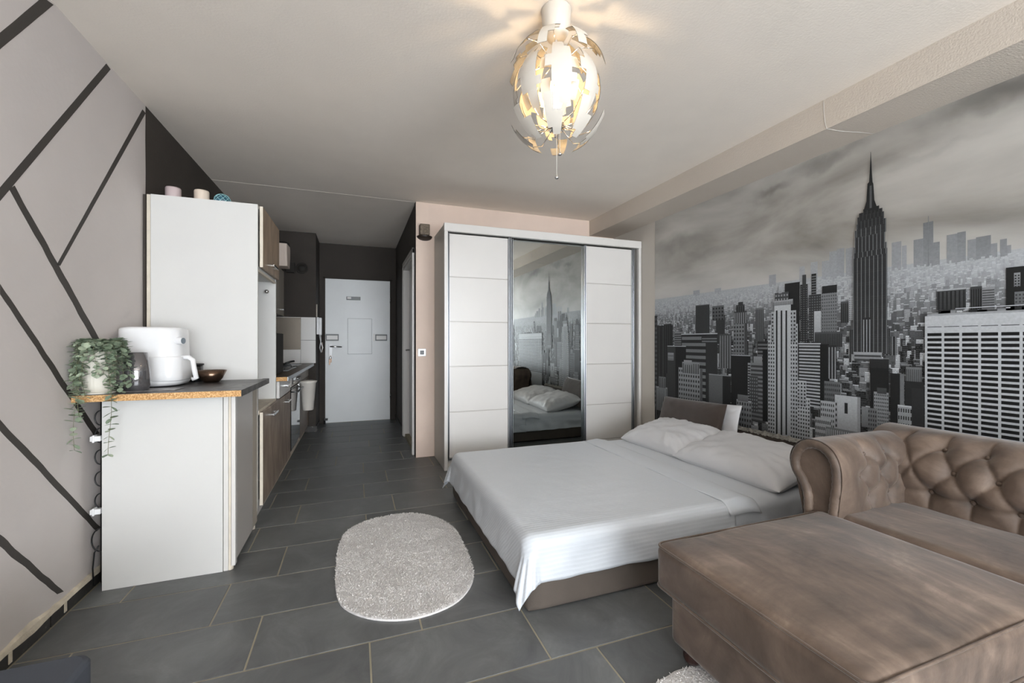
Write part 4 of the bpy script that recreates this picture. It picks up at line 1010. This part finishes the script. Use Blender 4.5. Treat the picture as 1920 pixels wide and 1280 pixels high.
V, F = drape(.655, 1.80, BYA-.005, BYB+.005, BT+.012, .05, .185, .165, .19, left=True, seed=1, flare=.10, wr=.45)
cov = mesh('bed_cover', V, F, M['satin'], bed, True)
md = cov.modifiers.new('t', 'SOLIDIFY'); md.thickness = .004; md.offset = 0
# turned down top sheet
V = []; A = np.linspace(0, 1, 16); B = np.linspace(BYA-.02, BYB+.02, 130)
for a in A:
    for y in B:
        w = .02*noise.noise(Vector((y*2.5, 0, 3))); x = 1.745+.21*a+(w if a > .5 else w*.4)
        z = BT+.017+.008*math.sin(a*PI)+.004*noise.noise(Vector((x*18, y*7, 2)))-.012*a**4
        e = max(0, BYA+.045-y); z -= e*e*14; e = max(0, y-(BYB-.045)); z -= e*e*14
        V.append((x, y, z))
ts = mesh('turned_down_sheet', V, grid_faces(16, 130), M['cotton'], bed, True)
md = ts.modifiers.new('t', 'SOLIDIFY'); md.thickness = .004
def pillow_vf(a, b, t, n=44, pinch=.05, wr=.011, seed=0):
    V = []; F = []
    for s in (1, -1):
        o_ = len(V)
        for i in range(n+1):
            for j in range(n+1):
                u = -math.cos(PI*i/n); v = -math.cos(PI*j/n)
                x = a*u*(1-pinch*(1-v*v)); y = b*v*(1-pinch*(1-u*u))
                th = t*((1-u**4)*(1-v**4))**.55
                edge = 1-min(1-abs(u), 1-abs(v))
                rim = (1-min(abs(u), 1))*(1-min(abs(v), 1))
                w = wr*(noise.noise(Vector((x*14+seed, y*14, s)))+1.4*abs(noise.noise(Vector((math.atan2(y, x)*5, seed, s))))*edge*2.0*min(1, th/t*3))
                V.append((x, y, s*th+(w*min(1, th/t*2) if s > 0 else 0)))
        g = grid_faces(n+1, n+1, o_); F += [f if s > 0 else f[::-1] for f in g]
    return V, F
def place(VF, loc, rot):
    m_ = Matrix.Translation(loc) @ rot; return [tuple(m_ @ Vector(v)) for v in VF[0]], VF[1]
RX = lambda d: Matrix.Rotation(math.radians(d), 4, 'X'); RY = lambda d: Matrix.Rotation(math.radians(d), 4, 'Y'); RZ = lambda d: Matrix.Rotation(math.radians(d), 4, 'Z')
def cushion(name, VF, loc, rot, m_, label, group=None):
    o = mesh(name, *place(VF, loc, rot), m_, None, True); tag(o, label, 'pillow', group); return o
cushion('pillow', pillow_vf(.25, .40, .090, seed=1), (2.345, 2.035, .384), RY(-13) @ RZ(1), M['pillow'], 'white pillow nearest the sofa arm, on the bed', 'white bed pillows')
cushion('pillow', pillow_vf(.24, .34, .085, seed=6), (2.325, 2.70, .383), RY(-14) @ RZ(2), M['pillow'], 'white pillow nearest the wardrobe, lying on the bed', 'white bed pillows')
cushion('cushion', pillow_vf(.165, .345, .055, pinch=.02, wr=.003, seed=9), (2.580, 2.795, .488), RX(-1.5) @ RY(-72), M['brown_cushion'], 'dark brown velour cushion leaning behind the far white pillow')
cushion('pillow', pillow_vf(.185, .41, .035, pinch=.05, wr=.008, seed=12), (2.665, 2.785, .456), RX(-2) @ RY(-80), M['pillow'], 'flat crumpled white pillow standing behind the brown cushion', 'white bed pillows')

# ------------------------------------------------------------------ sofa
sf = thing('sofa', 'brown suede tufted corner sofa with rolled arm and chaise', 'sofa', (2.0, .6, 0))
su = M['suede']
puff('chaise_base', 1.055, 2.45, .60, 1.235, .062, .262, r=.02, n=20, m=su, parent=sf)
ch = puff('chaise_cushion', 1.008, 1.868, .572, 1.262, .25, .413, r=.034, dome=.030, n=44, wob=.006, m=su, parent=sf)
def rect_loop(x0, x1, y0, y1, z, r=.03, n=6, dz=None):
    P = [(x, y, z) for x, y in rrect((x0+x1)/2, (y0+y1)/2, (x1-x0)/2, (y1-y0)/2, r, n)]
    return P
tube('piping', rect_loop(1.012, 1.864, .576, 1.258, .4035), .004, su, ch, 6, True)
tube('piping', rect_loop(1.010, 1.866, .574, 1.260, .264), .0045, su, ch, 6, True)
puff('seat_base', 1.70, 2.45, -1.0, .60, .062, .262, r=.02, n=16, m=su, parent=sf)
puff('seat_cushion', 1.870, 2.34, .24, 1.215, .25, .418, r=.035, dome=.012, n=30, wob=.005, seed=5, m=su, parent=sf)
puff('seat_cushion', 1.680, 2.34, -.39, .235, .25, .418, r=.035, dome=.015, n=20, m=su, parent=sf)
puff('seat_cushion', 1.680, 2.34, -1.0, -.395, .25, .418, r=.035, dome=.015, n=20, m=su, parent=sf)
for x, y in ((1.10, 1.175), (1.10, .66), (1.78, -.93), (2.5, 1.2), (2.5, -.93)):
    lathe('leg', [(.022, .016), (.030, .03), (.030, .045), (.024, .064)], x, y, M['legwood'], sf, 16)
def resample(P, n):
    P = np.array(P, float)
    # catmull smoothing
    Q = []
    for i in range(len(P)-1):
        a, b, c, d = P[max(i-1, 0)], P[i], P[i+1], P[min(i+2, len(P)-1)]
        for t in np.linspace(0, 1, 12, endpoint=False): Q.append(.5*((2*b)+(-a+c)*t+(2*a-5*b+4*c-d)*t*t+(-a+3*b-3*c+d)*t**3))
    Q.append(P[-1]); Q = np.array(Q); L = np.r_[0, np.cumsum(np.linalg.norm(np.diff(Q, axis=0), axis=1))]
    s = np.linspace(0, L[-1], n); R_ = np.stack([np.interp(s, L, Q[:, k]) for k in (0, 1)], 1)
    T = np.gradient(R_, axis=0); T /= np.linalg.norm(T, axis=1, keepdims=True)
    return s, R_, T
def tufted(profile, t0, t1, buttons, segs, nS, nT, sign, mapf, amp=.028, smax=None):
    s, R_, T = resample(profile, nS); Nn = np.stack([-T[:, 1], T[:, 0]], 1)*sign
    tt = np.linspace(t0, t1, nT); SS, TT = np.meshgrid(s, tt, indexing='ij'); D = np.zeros_like(SS)
    rmin = np.full_like(SS, 9.)
    for bs_, bt in buttons:
        r = np.hypot(SS-bs_, TT-bt); rmin = np.minimum(rmin, r)
        D -= amp*np.exp(-(r/.024)**1.2)
    cre = np.full_like(SS, 9.)
    for (a, b), (c, d) in segs:
        vx_, vy_ = c-a, d-b; L2 = vx_**2+vy_**2; k = np.clip(((SS-a)*vx_+(TT-b)*vy_)/L2, 0, 1)
        cre = np.minimum(cre, np.hypot(SS-a-k*vx_, TT-b-k*vy_))
    D -= .013*np.exp(-cre/.009); D += .010*np.clip(rmin/.06, 0, 1)*(rmin < 1)
    for i in range(nS):
        for j in range(nT): D[i, j] += .0025*noise.noise(Vector((SS[i, j]*12, TT[i, j]*12, 3)))
    V = [mapf(R_[i, 0]+Nn[i, 0]*D[i, j], R_[i, 1]+Nn[i, 1]*D[i, j], tt[j]) for i in range(nS) for j in range(nT)]
    bp = []
    for bs_, bt in buttons:
        i = int(np.argmin(abs(s-bs_))); d = -amp*1.0; bp.append(mapf(R_[i, 0]+Nn[i, 0]*d, R_[i, 1]+Nn[i, 1]*d, bt))
    return V, grid_faces(nS, nT), bp, (s, R_)
# back along the mural wall, profile in (x, z)
bprof = [(2.30, .33), (2.285, .42), (2.268, .50), (2.262, .57), (2.285, .64), (2.335, .695), (2.41, .722), (2.50, .715), (2.57, .67), (2.60, .60), (2.585, .54), (2.60, .45), (2.60, .10)]
def arc_at(profile, z):   # arc length on the inner face at height z
    s, R_, T = resample(profile, 400); k = int(np.argmax(R_[:, 1] >= z)); return s[k]
bt_ = []; sg = []
r1, r2, r3 = arc_at(bprof, .487), arc_at(bprof, .592), arc_at(bprof, .688)
K = range(-16, 3)
y1_ = {k: .823+.130*k for k in K}; y2_ = {k: .880+.130*k for k in K}; y3_ = {k: .930+.130*k for k in K}
for k in K:
    if y1_[k] < 1.10 and y1_[k] > -.95: bt_.append((r1, y1_[k]))
    if y2_[k] < 1.07 and y2_[k] > -.95: bt_.append((r2, y2_[k]))
    if y3_[k] < 1.12 and y3_[k] > -.95: bt_.append((r3, y3_[k]))
    sg += [((r1, y1_[k]), (r2, y2_[k])), ((r1, y1_[k]+.13), (r2, y2_[k])), ((r2, y2_[k]), (r3, y3_[k])), ((r2, y2_[k]+.13), (r3, y3_[k])),
           ((r1, y1_[k]), (r1-.06, y1_[k]+.004)), ((r3, y3_[k]), (r3+.06, y3_[k]-.004)), ((r1, y1_[k]), (r1-.004, y1_[k]+.13))]
V, F, bp, _ = tufted(bprof, -1.03, 1.32, bt_, sg, 110, 420, 1, lambda a, b, t: (a, t, b))
bk2 = mesh('backrest', V, [f[::-1] for f in F], su, sf, True)
arm_prof = [(1.185, .33), (1.178, .42), (1.170, .50), (1.165, .57), (1.172, .63), (1.20, .675), (1.25, .700), (1.305, .695), (1.345, .662), (1.365, .61), (1.358, .56), (1.330, .520), (1.312, .48), (1.305, .40), (1.305, .08)]
ba = []; sga = []
q1, q2, q3 = arc_at(arm_prof, .468), arc_at(arm_prof, .565), arc_at(arm_prof, .65)
x1_ = [2.068, 2.20]; x2_ = [2.0, 2.134, 2.262]; x3_ = [2.055, 2.185]
ba = [(q1, x) for x in x1_]+[(q2, x) for x in x2_]+[(q3, x) for x in x3_]
for i in range(2): sga += [((q1, x1_[i]), (q2, x2_[i])), ((q1, x1_[i]), (q2, x2_[i+1])), ((q3, x3_[i]), (q2, x2_[i])), ((q3, x3_[i]), (q2, x2_[i+1])), ((q1, x1_[i]), (q1-.08, x1_[i]+.01)), ((q3, x3_[i]), (q3+.05, x3_[i]))]
def make_arm(y_mirror=None):
    mp_ = (lambda a, b, t: (t, a, b)) if y_mirror is None else (lambda a, b, t: (t, 2*y_mirror-a, b))
    V, F, bp_, (s, R_) = tufted(arm_prof, 1.845, 2.56, ba, sga, 120, 130, 1, mp_, .019)
    if y_mirror is not None: pass
    arm = mesh('armrest', V, F if y_mirror is None else [f[::-1] for f in F], su, sf, True)
    # front panel closing the roll, and the pleated welt round it
    P = R_[::3]; face = [mp_(p[0], p[1], 1.853) for p in P]
    cen = np.mean(P, axis=0); 
    mesh('arm_front', [mp_(1.255, z, 1.851) for z in (.08,)]+face, [[0, i+1, i+2] for i in range(len(face)-1)], su, arm)
    ctr = np.array([1.265, .60]); Wl = [mp_(*(p+(ctr-p)/max(.06, np.linalg.norm(ctr-p))*.012 if p[1] > .5 else p+np.array([.012 if p[0] < 1.25 else -.012, 0])), 1.853) for p in R_[:92]]
    tube('welt', Wl, .02, su, arm, 10, rs=[.020+.0011*math.sin(i*2.1) for i in range(len(Wl))])
    return arm, bp_
arm, bpa = make_arm(); arm2, bpb = make_arm(.16)
bme = bpy.data.meshes.new('button'); bV, bF = sphere_vf((0, 0, 0), .010, 10, 6, .6); bme.from_pydata(bV, [], bF); bme.materials.append(su)
bme.polygons.foreach_set('use_smooth', [True]*len(bme.polygons))
for par, pts, rot in ((bk2, bp, (0, PI/2, 0)), (arm, bpa, (PI/2, 0, 0)), (arm2, bpb, (PI/2, 0, 0))):
    for p in pts:
        o = bpy.data.objects.new('button', bme); link(o, par, p); o.rotation_euler = rot

# ------------------------------------------------------------------ navy box in the near left corner
nb = tag(mesh('ottoman', *loft([(rrect(-.805, 1.09, .232-k, .192-k, .035), z) for k, z in ((.006, .004), (0, .01), (0, .392), (.003, .399), (.010, .403))]), M['navy'], None, False), 'navy blue fabric box ottoman in the near left corner', 'ottoman')

# ------------------------------------------------------------------ ceiling lamp
LX, LY, LZ = .774, 1.58, 2.148
lp = thing('ceiling_lamp', 'globe ceiling lamp of white and silver shell pieces with pull cords', 'lamp', (LX, LY, 1.8))
lathe('canopy', [(.0001, 2.4895), (.060, 2.4895), (.062, 2.485), (.058, 2.44), (.050, 2.395), (.036, 2.372), (.0001, 2.366)], LX, LY, M['shade_w'], lp, 36)
lathe('stem', [(.005, 2.37), (.005, 2.28), (.013, 2.275), (.015, 2.20), (.018, 2.19), (.018, 2.172)], LX, LY, M['plastic'], lp, 16)
bulb = mesh('bulb', *lathe_vf([(.010, 2.172), (.018, 2.155), (.026, 2.13), (.026, 2.112), (.018, 2.097), (.0001, 2.09)], LX, LY, 20, False), M['bulb'], lp, True)
lathe('lower_tube', [(.007, 2.088), (.009, 2.07), (.009, 1.985), (.006, 1.965)], LX, LY, M['chrome'], lp, 14)
lathe('hub', [(.02, 2.02), (.034, 2.018), (.034, 2.0), (.02, 1.998)], LX, LY, M['chrome'], lp, 20)
lathe('hub', [(.02, 2.285), (.034, 2.283), (.034, 2.268), (.02, 2.266)], LX, LY, M['chrome'], lp, 20)
for dx, dy, zb in ((-.004, -.012, 1.805), (.012, -.008, 1.905)):
    o = tube('pull_cord', [(LX+dx, LY+dy, 2.0), (LX+dx, LY+dy, zb)], .0012, M['shade_w'], lp, 5)
    mesh('cord_ball', *sphere_vf((LX+dx, LY+dy, zb-.006), .008), M['chrome'], o, True)
def shell(name, zc, R, lon0, spans, th=.0016):
    """one shell piece: spans = [(lat_hi, lat_lo, lon_a, lon_b), ...] in degrees; white outside, silver inside"""
    parts_o = []; V = []; F = []; mi = []
    for lh, ll, a, b in spans:
        nu, nv = max(2, int((b-a)/4)), max(2, int((lh-ll)/4))
        for s, rr, m_i in ((1, R, 0), (-1, R-th, 1)):
            o_ = len(V)
            for i in range(nu+1):
                for j in range(nv+1):
                    lo = math.radians(lon0+a+(b-a)*i/nu); la = math.radians(ll+(lh-ll)*j/nv)
                    V.append((LX+rr*math.cos(la)*math.cos(lo), LY+rr*math.cos(la)*math.sin(lo), zc+rr*math.sin(la)))
            g = grid_faces(nu+1, nv+1, o_); F += [f if s > 0 else f[::-1] for f in g]; mi += [m_i]*len(g)
    o = mesh(name, V, F, [M['shade_w'], M['silver']], lp, True); o.data.polygons.foreach_set('material_index', mi); return o
M['silver'] = mat('lamp_shell_silver', S(200, 190, 172), .25, .8)
for k in range(8):
    l0 = 45*k+12
    shell('upper_shell', LZ+.032, .206, l0, [(72, 52, -4, 16), (52, 30, -14, 5), (30, 14, -14, -3), (44, 36, 5, 11)])
    m0 = l0+14
    shell('middle_shell', LZ+.0, .178, m0, [(46, 32, -13, 4), (32, 18, -13, 12), (18, 2, -21, 12), (2, -20, -13, 12), (-6, -16, 12, 19), (-20, -40, -3, 12), (-40, -54, 2, 10)])
    shell('inner_shell', LZ+.0, .150, m0+22, [(30, 8, -10, 8)]); shell('inner_shell', LZ+.0, .150, m0+22, [(-8, -36, -9, 7)])
    shell('lower_shell', LZ-.030, .206, l0+4, [(-20, -36, -12, 0), (-36, -54, -12, 12), (-54, -62, -4, 12)])
rods = []
for k in range(8):
    for la, zc, R, z0, off in ((42, LZ+.032, .203, 2.275, 10), (-40, LZ-.03, .203, 2.01, 10), (5, LZ, .175, 2.275, 12), (-12, LZ, .175, 2.01, 12)):
        lo = math.radians(45*k+off+4); la = math.radians(la)
        e = Vector((LX+R*math.cos(la)*math.cos(lo), LY+R*math.cos(la)*math.sin(lo), zc+R*math.sin(la))); a = Vector((LX+.03*math.cos(lo), LY+.03*math.sin(lo), z0))
        mid = (a+e)/2+Vector((0, 0, .03 if z0 > 2.1 else -.03)); rods.append(tube_vf([a, a.lerp(mid, .6), mid, mid.lerp(e, .5), e], .0022, 5))
mesh('rods', *join(rods), M['chrome'], lp, True)
